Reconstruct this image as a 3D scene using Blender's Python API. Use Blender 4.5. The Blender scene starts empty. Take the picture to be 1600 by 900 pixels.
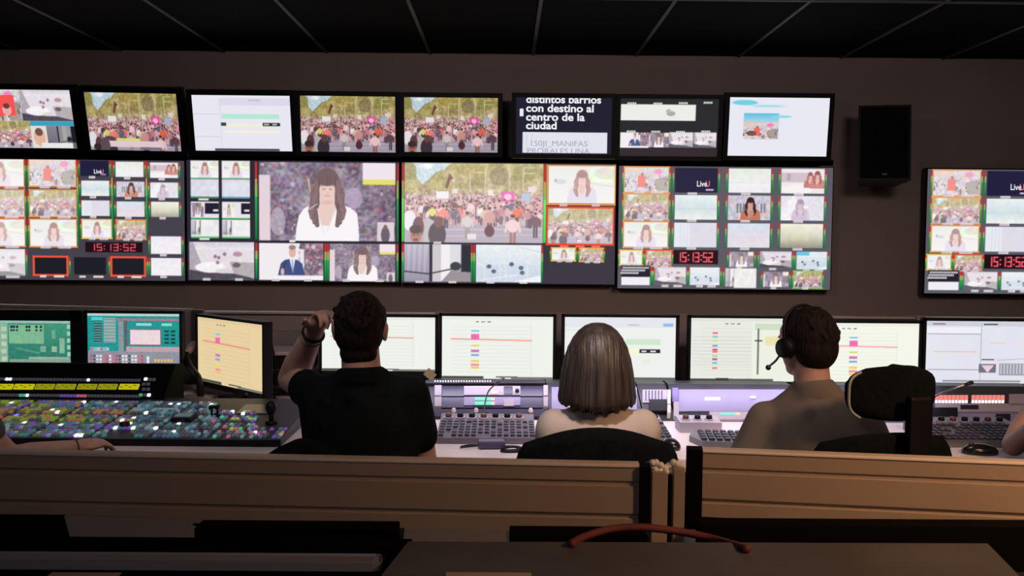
import bpy, bmesh, math, random
import numpy as np
from mathutils import Vector, Matrix, Euler
random.seed(7); RNG = np.random.default_rng(11)
D = bpy.data; S = bpy.context.scene; COL = S.collection
PI = math.pi

# ------------------------------------------------------------------ camera
CAM = Vector((0, 0, 1.5)); FPX = 1500.0
pitch = math.atan(78/FPX); yaw = math.atan(10/FPX); roll = math.radians(0.5)
fwd = Vector((math.sin(yaw)*math.cos(pitch), math.cos(yaw)*math.cos(pitch), -math.sin(pitch)))
r0 = fwd.cross(Vector((0, 0, 1))).normalized(); u0 = r0.cross(fwd).normalized()
rt = r0*math.cos(roll) + u0*math.sin(roll); up = -r0*math.sin(roll) + u0*math.cos(roll)
cd = D.cameras.new('camera'); cam = D.objects.new('camera', cd); COL.objects.link(cam)
cd.sensor_width = 36; cd.lens = FPX/1600*36; cd.clip_start = 0.02; cd.clip_end = 60
cam.matrix_world = Matrix(((rt.x, up.x, -fwd.x, CAM.x), (rt.y, up.y, -fwd.y, CAM.y), (rt.z, up.z, -fwd.z, CAM.z), (0, 0, 0, 1)))
S.camera = cam
def ray(px, py): return fwd*FPX + rt*(px-800) + up*(450-py)
def P(px, py, Y):
    d = ray(px, py); return CAM + d*(Y/d.y)
def PZ(px, py, z):
    d = ray(px, py); return CAM + d*((z-CAM.z)/d.z)
def PP(px, py, q, n):
    d = ray(px, py); return CAM + d*((q-CAM).dot(n)/d.dot(n))

# ------------------------------------------------------------------ world, lamps, exposure
w = D.worlds.new('world'); S.world = w; w.use_nodes = True
w.node_tree.nodes['Background'].inputs[0].default_value = (0.30, 0.26, 0.26, 1)
w.node_tree.nodes['Background'].inputs[1].default_value = 0.02
S.view_settings.view_transform = 'Standard'; S.view_settings.look = 'None'
S.view_settings.exposure = 0.0; S.view_settings.gamma = 1.0; S.view_settings.use_curve_mapping = False
S.display_settings.display_device = 'sRGB'
def area(name, loc, rot, sx, sy, col, watts, spread=180):
    l = D.lights.new(name, 'AREA'); l.shape = 'RECTANGLE'; l.size = sx; l.size_y = sy
    l.color = col; l.energy = watts; l.spread = math.radians(spread)
    o = D.objects.new(name, l); COL.objects.link(o); o.location = loc; o.rotation_euler = rot; return o
# warm ceiling lamp on the right; the rest are added fills without fittings
area('wall_and_back_fill', (-.9, 2.1, 2.66), (math.radians(64), 0, 0), 0.6, 0.4, (1, .84, .80), 8, 110)  # added fill, brightens the wall and the backs of the people
area('wall_and_back_fill', (1.7, 2.1, 2.66), (math.radians(64), 0, 0), 0.6, 0.4, (1, .80, .72), 9.5, 110)  # same added fill for the right half
area('ceiling_lamp_warm', (2.0, 0.9, 2.5), (math.radians(42), 0, math.radians(22)), 0.3, 0.3, (1, .54, .25), 13, 100)
area('beige_top_fill', (.30, 1.75, 2.66), (math.radians(40), 0, 0), 0.15, 0.15, (1, .84, .76), 1.5, 42)  # added narrow fill aimed at the back of the beige top
area('rear_fill', (-.6, -1.4, 2.66), (math.radians(40), 0, 0), 0.6, 0.6, (.92, .88, 1), 7, 150)  # added weak neutral fill from behind the camera, for the left panel
area('desk_fill', (.55, 3.72, 2.66), (0, 0, 0), 1.7, 0.12, (1, .88, .94), 4.0, 42)  # added fill that brightens the desk, kept narrow to miss the heads
area('desk_fill', (-1.9, 3.5, 2.66), (0, 0, 0), 1.0, 0.10, (.9, .86, 1), .45, 42)  # weaker added fill over the left part of the desk

# ------------------------------------------------------------------ materials
MATS = {}
def mat(name, col, rough=.6, metal=0, emis=None, es=1.0, var=0.0, scale=8, bump=0.0, stretch=None, spec=.5, alpha=None):
    if name in MATS: return MATS[name]
    m = D.materials.new(name); m.use_nodes = True; nt = m.node_tree; b = nt.nodes['Principled BSDF']
    b.inputs['Base Color'].default_value = (*col, 1); b.inputs['Roughness'].default_value = rough
    b.inputs['Metallic'].default_value = metal; b.inputs['Specular IOR Level'].default_value = spec
    if emis: b.inputs['Emission Color'].default_value = (*emis, 1); b.inputs['Emission Strength'].default_value = es
    if var or bump:
        tc = nt.nodes.new('ShaderNodeTexCoord'); mp = nt.nodes.new('ShaderNodeMapping'); n = nt.nodes.new('ShaderNodeTexNoise')
        nt.links.new(tc.outputs['Object'], mp.inputs[0]); nt.links.new(mp.outputs[0], n.inputs['Vector'])
        if stretch: mp.inputs['Scale'].default_value = stretch
        n.inputs['Scale'].default_value = scale; n.inputs['Detail'].default_value = 4
        if var:
            r = nt.nodes.new('ShaderNodeValToRGB')
            r.color_ramp.elements[0].color = (*[c*(1-var) for c in col], 1); r.color_ramp.elements[1].color = (*[min(1, c*(1+var)) for c in col], 1)
            r.color_ramp.elements[0].position = .3; r.color_ramp.elements[1].position = .7
            nt.links.new(n.outputs['Fac'], r.inputs[0]); nt.links.new(r.outputs[0], b.inputs['Base Color'])
        if bump:
            bp = nt.nodes.new('ShaderNodeBump'); bp.inputs['Strength'].default_value = bump; bp.inputs['Distance'].default_value = .01
            nt.links.new(n.outputs['Fac'], bp.inputs['Height']); nt.links.new(bp.outputs[0], b.inputs['Normal'])
    MATS[name] = m; return m
def screen_mat():
    m = D.materials.new('lit_screen'); m.use_nodes = True; nt = m.node_tree; b = nt.nodes['Principled BSDF']
    a = nt.nodes.new('ShaderNodeAttribute'); a.attribute_name = 'picture'
    b.inputs['Base Color'].default_value = (.01, .01, .012, 1); b.inputs['Roughness'].default_value = .45
    b.inputs['Specular IOR Level'].default_value = .2
    nt.links.new(a.outputs['Color'], b.inputs['Emission Color']); b.inputs['Emission Strength'].default_value = 1.0
    m.cycles.emission_sampling = 'FRONT'
    return m
M_SCREEN = screen_mat()
black = mat('black_plastic', (.007, .007, .010), .5, var=.2, spec=.2)
matte = mat('matte_black', (.003, .003, .004), .85, var=.2, spec=.08)
cloth_black = mat('black_mesh_fabric', (.006, .008, .010), .95, var=.3, scale=60, bump=.2, spec=.1)
dgrey = mat('dark_grey_metal', (.05, .048, .055), .45, .3, var=.15)
mgrey = mat('grey_metal', (.22, .21, .22), .4, .5, var=.1)
silver = mat('silver_metal', (.5, .5, .52), .3, .8, var=.05)
white_p = mat('white_plastic', (.75, .72, .74), .5, var=.05)
led_w = mat('white_led', (.8, .8, .8), .5, emis=(.95, .93, 1), es=1.0)

# ------------------------------------------------------------------ mesh helpers
def box(bm, c, s, R=None, bev=0):
    M = Matrix.Translation(Vector(c)) @ (R.to_4x4() if R is not None else Matrix.Identity(4)) @ Matrix.Diagonal((*s, 1))
    g = bmesh.ops.create_cube(bm, size=1, matrix=M)
    if bev:
        es = list({e for v in g['verts'] for e in v.link_edges})
        bmesh.ops.bevel(bm, geom=es, offset=bev, segments=2, profile=.6, affect='EDGES')
def bxx(bm, x0, x1, y0, y1, z0, z1, bev=0): box(bm, ((x0+x1)/2, (y0+y1)/2, (z0+z1)/2), (x1-x0, y1-y0, z1-z0), bev=bev)
def cyl(bm, p0, p1, ra, rb=None, seg=16):
    p0 = Vector(p0); p1 = Vector(p1); rb = ra if rb is None else rb; d = p1-p0
    if d.length < 1e-7: return
    R = d.to_track_quat('Z', 'Y').to_matrix().to_4x4()
    bmesh.ops.create_cone(bm, cap_ends=True, segments=seg, radius1=ra, radius2=max(rb, 1e-5), depth=d.length, matrix=Matrix.Translation((p0+p1)/2) @ R)
def sph(bm, c, r, R=None, seg=20, rings=12):
    if not hasattr(r, '__len__'): r = (r, r, r)
    M = Matrix.Translation(Vector(c)) @ (R.to_4x4() if R is not None else Matrix.Identity(4)) @ Matrix.Diagonal((*r, 1))
    bmesh.ops.create_uvsphere(bm, u_segments=seg, v_segments=rings, radius=1, matrix=M)
def cap(bm, p0, p1, ra, rb):
    cyl(bm, p0, p1, ra, rb, 18); sph(bm, p0, ra, seg=18, rings=10); sph(bm, p1, rb, seg=18, rings=10)
def smooth_pts(pts, n=8):
    pts = [Vector(p) for p in pts]; q = [pts[0]]+pts+[pts[-1]]; out = []
    for i in range(1, len(q)-2):
        for k in range(n):
            t = k/n; a, b, c, d = q[i-1], q[i], q[i+1], q[i+2]
            out.append(.5*((2*b)+(c-a)*t+(2*a-5*b+4*c-d)*t*t+(3*b-a-3*c+d)*t**3))
    return out+[pts[-1]]
def tube(bm, pts, r, seg=8, n=8):
    pts = smooth_pts(pts, n); rings = []
    ref = Vector((.13, .31, .94))
    for i, p in enumerate(pts):
        t = (pts[min(i+1, len(pts)-1)]-pts[max(i-1, 0)]).normalized(); a = t.cross(ref).normalized(); b = t.cross(a)
        rr = r[0]+(r[1]-r[0])*i/(len(pts)-1) if hasattr(r, '__len__') else r
        rings.append([bm.verts.new(p+a*rr*math.cos(2*PI*k/seg)+b*rr*math.sin(2*PI*k/seg)) for k in range(seg)])
    for i in range(len(rings)-1):
        for k in range(seg): bm.faces.new((rings[i][k], rings[i][(k+1) % seg], rings[i+1][(k+1) % seg], rings[i+1][k]))
    bm.faces.new(rings[0][::-1]); bm.faces.new(rings[-1])
def loft(bm, rings, close=True, caps=True):
    R = [[bm.verts.new(p) for p in r] for r in rings]; n = len(R[0])
    for i in range(len(R)-1):
        for k in range(n if close else n-1): bm.faces.new((R[i][k], R[i][(k+1) % n], R[i+1][(k+1) % n], R[i+1][k]))
    if caps and close: bm.faces.new(R[0][::-1]); bm.faces.new(R[-1])
def prism(bm, pts, d):
    """closed polygon (list of points) pushed along vector d"""
    d = Vector(d); a = [bm.verts.new(Vector(p)) for p in pts]; b = [bm.verts.new(Vector(p)+d) for p in pts]; n = len(pts)
    bm.faces.new(a[::-1]); bm.faces.new(b)
    for k in range(n): bm.faces.new((a[k], a[(k+1) % n], b[(k+1) % n], b[k]))
def B(): return bmesh.new()
def rootloc(o):
    while o.parent: o = o.parent
    return o.location
def link(name, me, m, parent=None, smooth=False):
    o = D.objects.new(name, me); COL.objects.link(o)
    if m is not None: me.materials.append(m)
    if smooth:
        me.polygons.foreach_set('use_smooth', [True]*len(me.polygons))
    if parent is not None: o.parent = parent
    return o
def obj(name, bm, m, parent=None, smooth=False, label=None):
    bmesh.ops.recalc_face_normals(bm, faces=bm.faces)
    if parent is not None:
        L = rootloc(parent)
        if L.length > 0: bmesh.ops.translate(bm, verts=bm.verts, vec=-L)
    me = D.meshes.new(name); bm.to_mesh(me); bm.free()
    o = link(name, me, m, parent, smooth)
    if label: o['label'] = label
    return o
def tag(o, label, cat, group=None):
    o['label'] = label; o['category'] = cat
    if group: o['group'] = group
    return o
def thing(name, label, cat, loc=(0, 0, 0), group=None):
    o = D.objects.new(name, None); COL.objects.link(o); o.location = loc; o.empty_display_size = .05
    return tag(o, label, cat, group)
def struct(name, bm, m, parent=None, smooth=False):
    o = obj(name, bm, m, parent, smooth); o['kind'] = 'structure'; return o
def solo(name, bm, m, label, cat, group=None, smooth=False):
    """single-mesh thing, origin at the base of its mesh"""
    bb = [v.co for v in bm.verts]; L = Vector((sum(v.x for v in bb)/len(bb), sum(v.y for v in bb)/len(bb), min(v.z for v in bb)))
    bmesh.ops.recalc_face_normals(bm, faces=bm.faces); bmesh.ops.translate(bm, verts=bm.verts, vec=-L)
    me = D.meshes.new(name); bm.to_mesh(me); bm.free(); o = link(name, me, m, None, smooth); o.location = L
    return tag(o, label, cat, group)

# ------------------------------------------------------------------ room
wallm = mat('painted_wall', (.36, .285, .27), .9, var=.05, scale=3, bump=.05)
b = B(); bxx(b, -5.2, 5.2, 6.45, 6.6, 0, 2.72); struct('wall_back', b, wallm)
b = B(); bxx(b, -5.35, -5.2, -3.2, 6.6, 0, 3.2); struct('wall_left', b, wallm)
b = B(); bxx(b, 5.2, 5.35, -3.2, 6.6, 0, 3.2); struct('wall_right', b, wallm)
b = B(); bxx(b, -5.2, 5.2, -3.35, -3.2, 0, 3.2); struct('wall_front', b, wallm)
b = B(); bxx(b, -5.35, 5.35, -3.35, 6.6, -.1, 0); struct('floor', b, mat('dark_carpet', (.035, .033, .036), .95, var=.3, scale=90, bump=.3))
b = B(); bxx(b, -5.2, 5.2, -3.2, 6.6, 2.72, 2.85); ceil = struct('ceiling', b, mat('black_ceiling_tile', (.0025, .0035, .004), .9, var=.3, scale=30, spec=.1))
gx = [-1.197+.683*k for k in range(-6, 7)]
b = B()
for x in gx: bxx(b, x-.010, x+.010, -3.2, 6.45, 2.712, 2.722)
for y in (4.93, 2.53, .13, -2.27): bxx(b, -5.2, 5.2, y-.012, y+.012, 2.711, 2.721)
struct('trim_1', b, mat('ceiling_grid_bar', (.10, .105, .11), .6, .5))
b = B(); bxx(b, -5.2, 5.2, 6.43, 6.449, 0, .08); struct('baseboard_back', b, black)
# ------------------------------------------------------------------ pictures for the screens (rasters kept as point colours)
def upnoise(ny, nx, gy, gx, ch=1):
    g = RNG.random((gy+1, gx+1, ch)); yy = np.linspace(0, gy-1e-6, ny); xx = np.linspace(0, gx-1e-6, nx)
    yi = yy.astype(int); xi = xx.astype(int); fy = (yy-yi)[:, None, None]; fx = (xx-xi)[None, :, None]
    a = g[yi][:, xi]; b_ = g[yi][:, xi+1]; c = g[yi+1][:, xi]; d = g[yi+1][:, xi+1]
    return (a*(1-fx)+b_*fx)*(1-fy)+(c*(1-fx)+d*fx)*fy
def hexc(c): return np.array(c, float)/255.0
class Cv:
    def __init__(s, x0, y0, x1, y1, nx, ny, bg=(0, 0, 0)):
        s.x0, s.y0, s.x1, s.y1, s.nx, s.ny = x0, y0, x1, y1, nx, ny
        s.X = np.linspace(x0, x1, nx)[None, :]; s.Y = np.linspace(y0, y1, ny)[:, None]
        s.dx = (x1-x0)/(nx-1); s.dy = (y1-y0)/(ny-1)
        s.a = np.ones((ny, nx, 3))*hexc(bg)
    def put(s, m, c, al=1.0):
        m = np.clip(m, 0, 1)[..., None]*al; s.a = s.a*(1-m)+(c if isinstance(c, np.ndarray) else hexc(c))*m
    def rm(s, xa, ya, xb, yb):
        return np.clip((s.X-xa)/s.dx+.5, 0, 1)*np.clip((xb-s.X)/s.dx+.5, 0, 1)*np.clip((s.Y-ya)/s.dy+.5, 0, 1)*np.clip((yb-s.Y)/s.dy+.5, 0, 1)
    def rect(s, xa, ya, xb, yb, c, al=1.0): s.put(s.rm(xa, ya, xb, yb), c, al)
    def frame(s, xa, ya, xb, yb, t, c):
        s.rect(xa, ya, xb, ya+t, c); s.rect(xa, yb-t, xb, yb, c); s.rect(xa, ya, xa+t, yb, c); s.rect(xb-t, ya, xb, yb, c)
    def ell(s, cx, cy, rx, ry, c, al=1.0):
        r = np.sqrt(((s.X-cx)/rx)**2+((s.Y-cy)/ry)**2); s.put((1-r)*min(rx/s.dx, ry/s.dy)+.5, c, al)
    def poly(s, pts, c, al=1.0):
        xs = [p[0] for p in pts]; ys = [p[1] for p in pts]; ins = np.zeros((s.ny, s.nx))
        for ox, oy in ((-.25, -.25), (.25, -.25), (-.25, .25), (.25, .25)):
            i_ = np.zeros((s.ny, s.nx), bool); X = s.X+ox*s.dx; Y = s.Y+oy*s.dy; n = len(pts)
            for k in range(n):
                x1, y1 = pts[k]; x2, y2 = pts[(k+1) % n]
                if y1 == y2: continue
                i_ ^= ((y1 > Y) != (y2 > Y)) & (X < (x2-x1)*(Y-y1)/(y2-y1)+x1)
            ins += i_/4
        s.put(ins, c, al)
    def line(s, x1, y1, x2, y2, w, c, al=1.0):
        L = math.hypot(x2-x1, y2-y1)+1e-9; t = np.clip(((s.X-x1)*(x2-x1)+(s.Y-y1)*(y2-y1))/L/L, 0, 1)
        d = np.hypot(s.X-x1-t*(x2-x1), s.Y-y1-t*(y2-y1)); s.put((w/2-d)/max(s.dx, s.dy)+.5, c, al)
    def grad(s, xa, ya, xb, yb, c0, c1, al=1.0):
        t = np.clip((s.Y-ya)/(yb-ya), 0, 1)[..., None]*np.ones((1, s.nx, 1)); s.put(s.rm(xa, ya, xb, yb), hexc(c0)*(1-t)+hexc(c1)*t, al)
    def noise(s, xa, ya, xb, yb, gy, gx, amp, ch=3):
        n = (upnoise(s.ny, s.nx, gy, gx, ch)-.5)*amp; s.a = np.clip(s.a+n*s.rm(xa, ya, xb, yb)[..., None], 0, 1)
    def blit(s, src, xa, ya, xb, yb, wash=0.0, tint=(255, 250, 250), gain=1.0):
        a = src.a if isinstance(src, Cv) else src
        f = max(1, int(a.shape[1]/max(4, (xb-xa)/s.dx)))           # box-average before sampling down
        if f > 1:
            hh = a.shape[0]//f*f; ww = a.shape[1]//f*f; a = a[:hh, :ww].reshape(hh//f, f, ww//f, f, 3).mean((1, 3))
        u = np.clip((s.X[0]-xa)/(xb-xa), 0, 1)*(a.shape[1]-1.001); v = np.clip((s.Y[:, 0]-ya)/(yb-ya), 0, 1)*(a.shape[0]-1.001)
        ui = u.astype(int); vi = v.astype(int); fu = (u-ui)[None, :, None]; fv = (v-vi)[:, None, None]
        q = (a[vi][:, ui]*(1-fu)+a[vi][:, ui+1]*fu)*(1-fv)+(a[vi+1][:, ui]*(1-fu)+a[vi+1][:, ui+1]*fu)*fv
        q = np.clip(q*gain*(1-wash)+hexc(tint)*wash, 0, 1); s.put(s.rm(xa, ya, xb, yb), q)
    def glyph(s, ch, x, y, w_, h, t, c):
        SEG = {'0': 'abcdef', '1': 'bc', '2': 'abged', '3': 'abgcd', '4': 'fgbc', '5': 'afgcd', '6': 'afgedc', '7': 'abc', '8': 'abcdefg', '9': 'abfgcd',
               'L': 'fed', 'i': 'c', 'v': 'edc', 'e': 'afgeb', 'U': 'fedcb', 'a': 'abgcde', 'n': 'egc', 'o': 'gcde', 'r': 'eg', 't': 'fged', 'c': 'ged', 's': 'afgcd', 'M': 'feabc', 'A': 'feabcg', 'P': 'feabg', 'G': 'afedc'}
        Q = {'a': (0, 0, 1, 0), 'b': (1, 0, 1, .5), 'c': (1, .5, 1, 1), 'd': (0, 1, 1, 1), 'e': (0, .5, 0, 1), 'f': (0, 0, 0, .5), 'g': (0, .5, 1, .5)}
        if ch == ':':
            s.rect(x+w_*.35, y+h*.25, x+w_*.35+t, y+h*.25+t, c); s.rect(x+w_*.35, y+h*.7, x+w_*.35+t, y+h*.7+t, c); return
        for k in SEG.get(ch, ''):
            a_, b_, c_, d_ = Q[k]; s.line(x+a_*w_, y+b_*h, x+c_*w_, y+d_*h, t, c)
    def word(s, txt, x, y, w_, h, t, c, adv=1.45):
        for ch in txt:
            s.glyph(ch, x, y, w_, h, t, c); x += w_*(adv if ch != ':' else .9)
    def clock(s, xa, ya, xb, yb):
        s.rect(xa, ya, xb, yb, (34, 14, 24)); W_ = (xb-xa); h = (yb-ya)*.62; y = ya+(yb-ya)*.2; dw = W_*.075; t = max(1.4, h*.14)
        xs = [.12, .18, .31, .46, .50, .645, .70, .83]
        x = xa+W_*.10
        for ch in '15:13:52':
            if ch == '1': s.line(x+dw*.8, y, x+dw*.8, y+h, t, (255, 96, 112)); x += dw*1.45
            elif ch == ':':
                s.rect(x-dw*.1, y+h*.2, x-dw*.1+t*1.2, y+h*.2+t*1.2, (255, 96, 112)); s.rect(x-dw*.1, y+h*.72, x-dw*.1+t*1.2, y+h*.72+t*1.2, (255, 96, 112)); x += dw*.75
            else: s.glyph(ch, x, y, dw, h, t, (255, 96, 112)); x += dw*1.62
    def meter(s, x, ya, yb, w_=3, bright=0):
        s.rect(x, ya, x+w_, yb, (20, 60, 40)); s.grad(x, ya+(yb-ya)*.3, x+w_, yb, (60, 190, 90) if not bright else (150, 240, 140), (10, 120, 60) if not bright else (60, 220, 60))
        s.rect(x, ya, x+w_, ya+(yb-ya)*.22, (200, 50, 50)); s.grad(x, ya+(yb-ya)*.22, x+w_, ya+(yb-ya)*.45, (215, 150, 90), (120, 190, 90))
    def tile(s, src, xa, ya, xb, yb, wash=.45, border=None, caption=1, meters=1, dark=None):
        if border: s.frame(xa-2, ya-2, xb+2, yb+2.2, 2.2, border)
        if src is None: s.rect(xa, ya, xb, yb, dark or (30, 30, 38))
        else: s.blit(src, xa, ya, xb, yb, wash)
        if meters: s.meter(xa-3.6, ya, yb, 2.2); s.meter(xb+1.2, ya, yb, 2.2)
        W_ = xb-xa
        if caption:
            for f0, f1 in (((.30, .52),) if caption == 1 else ((.22, .44), (.60, .88))):
                s.rect(xa+W_*f0, yb, xa+W_*f1, yb+3.6, (236, 228, 232))
                for k in range(int(W_*(f1-f0)/2.6)): s.rect(xa+W_*f0+1+k*2.6, yb+1, xa+W_*f0+2.1+k*2.6, yb+2.8, (120, 110, 118))
def soften(c, n=1):
    for _ in range(n):
        p = np.pad(c.a, ((1, 1), (1, 1), (0, 0)), 'edge'); c.a = (p[1:-1, 1:-1]*2+p[:-2, 1:-1]+p[2:, 1:-1]+p[1:-1, :-2]+p[1:-1, 2:])/6
    return c
def lowcrowd(c, x0, x1, y0, y1, n, smin, smax, pal, seed=0):
    r = random.Random(seed)
    for k in range(n):
        f = (k/n)**1.3; y = y0+(y1-y0)*f; x = r.uniform(x0, x1); sz = smin+(smax-smin)*f; col = r.choice(pal)
        c.ell(x, y, sz*.8, sz*1.7, col, .9); c.ell(x, y-sz*2.0, sz*.5, sz*.6, r.choice([(70, 48, 48), (205, 160, 145), (95, 68, 60), (225, 185, 165)]), .9)
PAL = [(232, 170, 178), (238, 205, 210), (200, 130, 140), (246, 226, 228), (120, 70, 80), (88, 62, 74), (235, 120, 120), (216, 188, 200), (160, 110, 120), (250, 240, 240), (226, 196, 160), (100, 96, 118), (240, 150, 170)]
def figure(c, x, y, h, top, leg=(60, 56, 76), skin_=(205, 160, 145), w_=None):
    """standing person, feet at y, height h"""
    w_ = w_ or h*.16; c.rect(x-w_*.55, y-h*.48, x-w_*.08, y, leg, .95); c.rect(x+w_*.08, y-h*.48, x+w_*.55, y, leg, .95)
    c.ell(x, y-h*.64, w_, h*.22, top, .97); c.line(x-w_, y-h*.75, x-w_*1.3, y-h*.45, w_*.35, top); c.line(x+w_, y-h*.75, x+w_*1.3, y-h*.45, w_*.35, top); c.ell(x, y-h*.92, w_*.42, h*.085, skin_); c.ell(x, y-h*.955, w_*.42, h*.05, (70, 48, 44))
def crowd_img():
    c = Cv(0, 0, 220, 124, 220, 124, (205, 190, 185))
    c.grad(0, 0, 220, 52, (176, 160, 92), (188, 168, 130)); c.noise(0, 0, 220, 56, 10, 20, .20, 1); c.noise(0, 0, 220, 56, 30, 60, .20, 1)
    c.poly([(12, 0), (74, 0), (64, 9), (50, 14), (38, 26), (28, 34), (20, 24)], (200, 222, 232)); c.ell(34, 5, 10, 4, (240, 245, 246)); c.ell(6, 14, 13, 17, (150, 144, 84), .9); c.ell(10, 36, 14, 10, (190, 176, 110), .7)
    c.ell(150, 20, 15, 14, (132, 116, 84), .7); c.ell(60, 34, 20, 10, (186, 172, 96), .6); c.ell(190, 14, 18, 12, (140, 138, 66), .7); c.ell(110, 12, 26, 10, (176, 158, 80), .5); c.noise(0, 0, 220, 46, 44, 90, .16, 1)
    for x in (104, 128, 188, 166): c.line(x, 8 if x != 104 else 16, x, 46, 1.3, (226, 216, 196))
    c.line(188, 15, 206, 15, 1.2, (226, 216, 196)); c.line(128, 14, 114, 14, 1.0, (226, 216, 196)); c.line(188, 6, 206, 6, 1, (226, 216, 196))
    c.poly([(71, 16), (78, 24), (73, 26), (68, 40), (64, 38)], (110, 64, 66)); c.rect(0, 50, 220, 98, (206, 172, 176)); c.rect(0, 96, 220, 124, (172, 160, 176)); c.line(60, 104, 220, 102, 1.5, (206, 196, 206)); c.line(60, 114, 220, 111, 1.5, (196, 186, 200))
    c.noise(0, 40, 220, 100, 40, 80, .2, 1)
    lowcrowd(c, 0, 220, 47, 88, 560, 1.1, 3.0, PAL, 3)
    c.rect(154, 44, 174, 60, (244, 84, 170)); c.ell(164, 52, 6, 5, (255, 196, 226)); c.rect(50, 44, 70, 55, (244, 240, 244)); c.rect(186, 46, 200, 58, (170, 190, 222)); c.rect(132, 41, 141, 50, (240, 232, 220)); c.rect(196, 36, 208, 44, (236, 214, 224)); c.rect(76, 40, 84, 47, (230, 220, 226))
    r = random.Random(8)
    for k in range(54): figure(c, r.uniform(24, 216), 84+k*.34+r.uniform(-2, 2), r.uniform(24, 31), r.choice(PAL+[(250, 210, 214)]*3), r.choice([(60, 56, 76), (206, 150, 150), (90, 70, 84), (190, 170, 180)]))
    figure(c, 62, 100, 34, (250, 132, 118)); figure(c, 178, 98, 32, (250, 104, 64)); figure(c, 44, 96, 30, (236, 224, 110)); figure(c, 100, 118, 42, (222, 206, 206), (150, 132, 134)); figure(c, 208, 116, 40, (96, 66, 74), (60, 48, 56)); figure(c, 135, 112, 44, (214, 150, 146), (80, 44, 52)); c.ell(135, 106, 8, 9, (84, 46, 54)); figure(c, 172, 128, 48, (250, 208, 212), (150, 96, 84), w_=9)
    c.ell(8, 90, 10, 16, (244, 238, 242)); c.ell(22, 100, 9, 16, (96, 62, 68)); c.poly([(34, 84), (50, 92), (48, 124), (30, 124)], (190, 184, 184)); c.ell(52, 112, 14, 20, (62, 50, 60)); c.ell(54, 92, 7, 9, (110, 66, 66)); c.ell(18, 114, 9, 12, (176, 108, 90)); c.ell(18, 104, 10, 7, (60, 44, 46)); c.ell(15, 113, 1.8, 1, (50, 34, 34)); c.ell(22, 113, 1.8, 1, (50, 34, 34)); c.ell(18, 120, 4, 2, (90, 54, 50)); c.rect(100, 110, 114, 119, (232, 222, 224))
    return c
def densebg(c, xa, ya, xb, yb, seed):
    c.rect(xa, ya, xb, yb, (130, 114, 134)); c.noise(xa, ya, xb, yb, 34, 60, .26, 1); c.noise(xa, ya, xb, yb, 7, 10, .22, 1); c.noise(xa, ya, xb, yb, 20, 36, .10, 3)
    r = random.Random(seed)
    for k in range(150): c.ell(r.uniform(xa, xb), r.uniform(ya, yb), r.uniform(1.2, 4), r.uniform(1.2, 3.6), r.choice([(176, 150, 168), (70, 58, 84), (206, 90, 96), (150, 120, 140), (214, 200, 212), (80, 100, 100), (196, 120, 130), (90, 72, 96)]), .65)
def woman(c, cx, top, k, skin=(232, 200, 190), hair=(108, 84, 86), coat=(248, 244, 247)):
    """k: size of the head in canvas units"""
    T = lambda dx, dy: (cx+dx*k, top+dy*k)
    c.poly([T(-1.80, 4.2), T(-1.72, 3.3), T(-1.58, 2.6), T(-1.30, 2.2), T(-.8, 1.95), T(.8, 1.95), T(1.30, 2.15), T(1.66, 2.45), T(1.74, 3.2), T(1.78, 4.2)], coat)
    c.poly([T(-.40, 1.5), T(.40, 1.5), T(.50, 2.2), T(.12, 3.15), T(-.35, 3.1), T(-.62, 2.2)], skin)
    c.ell(*T(0, .78), .70*k, .80*k, hair)
    for s_ in (-1, 1):
        for q, (a0, a1, b0) in enumerate(((.42, .56, 3.1), (.56, .70, 2.95), (.68, .84, 2.7), (.46, .78, 2.2))):
            pts = [T(s_*(.50+.03*q), .8), T(s_*(a0+.16), 1.4), T(s_*(a1-.02), 1.9), T(s_*(a1+.10), 2.3), T(s_*(a1), b0)]
            for u in range(4): c.line(*pts[u], *pts[u+1], .24*k, tuple(int(v*(1+.10*(q-1))) for v in hair))
            c.line(*pts[1], *pts[2], .06*k, tuple(min(255, int(v*1.35)) for v in hair)); c.line(*pts[3], *pts[4], .06*k, tuple(min(255, int(v*1.4)) for v in hair))
    c.ell(*T(0, 1.22), .44*k, .58*k, skin); c.ell(*T(0, .66), .52*k, .30*k, hair)
    for q in range(7): c.line(*T(-.42+.14*q, .5), *T(-.46+.155*q, .95), .07*k, tuple(int(v*(.9+.06*(q % 3))) for v in hair))
    c.ell(*T(-.19, 1.14), .09*k, .03*k, (150, 112, 110)); c.ell(*T(.19, 1.14), .09*k, .03*k, (150, 112, 110)); c.line(*T(-.13, 1.50), *T(.13, 1.50), .05*k, (206, 136, 138)); c.ell(*T(.02, 1.34), .06*k, .04*k, (216, 176, 166))
    c.ell(*T(0, 1.86), .32*k, .12*k, (208, 172, 162), .55)
    c.line(*T(-.55, 2.2), *T(-.2, 3.5), .05*k, (226, 220, 228)); c.line(*T(.45, 2.2), *T(0, 3.4), .05*k, (226, 220, 228)); c.line(*T(-.55, 1.95), *T(-1.1, 2.3), .04*k, (232, 226, 232))
def anchor_img():
    c = Cv(0, 0, 216, 122, 216, 122); densebg(c, 0, 0, 216, 122, 4)
    c.rect(0, 20, 18, 122, (226, 208, 216)); c.rect(164, 0, 216, 27, (238, 226, 234)); c.rect(164, 26, 216, 34, (226, 222, 96))
    for k in range(7): c.line(72+k*3, 20+k*3, 80+k, 40+k*4, 2, [(210, 80, 90), (80, 130, 110), (230, 220, 228)][k % 3], .8)
    c.ell(150, 55, 14, 16, (190, 168, 206), .7); c.rect(187, 92, 214, 122, (222, 204, 214)); c.ell(200, 112, 7, 13, (96, 84, 100)); c.ell(200, 100, 3, 4, (120, 90, 90)); c.ell(30, 92, 12, 22, (216, 206, 220), .55)
    woman(c, 108, 9, 28.5); return c
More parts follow.
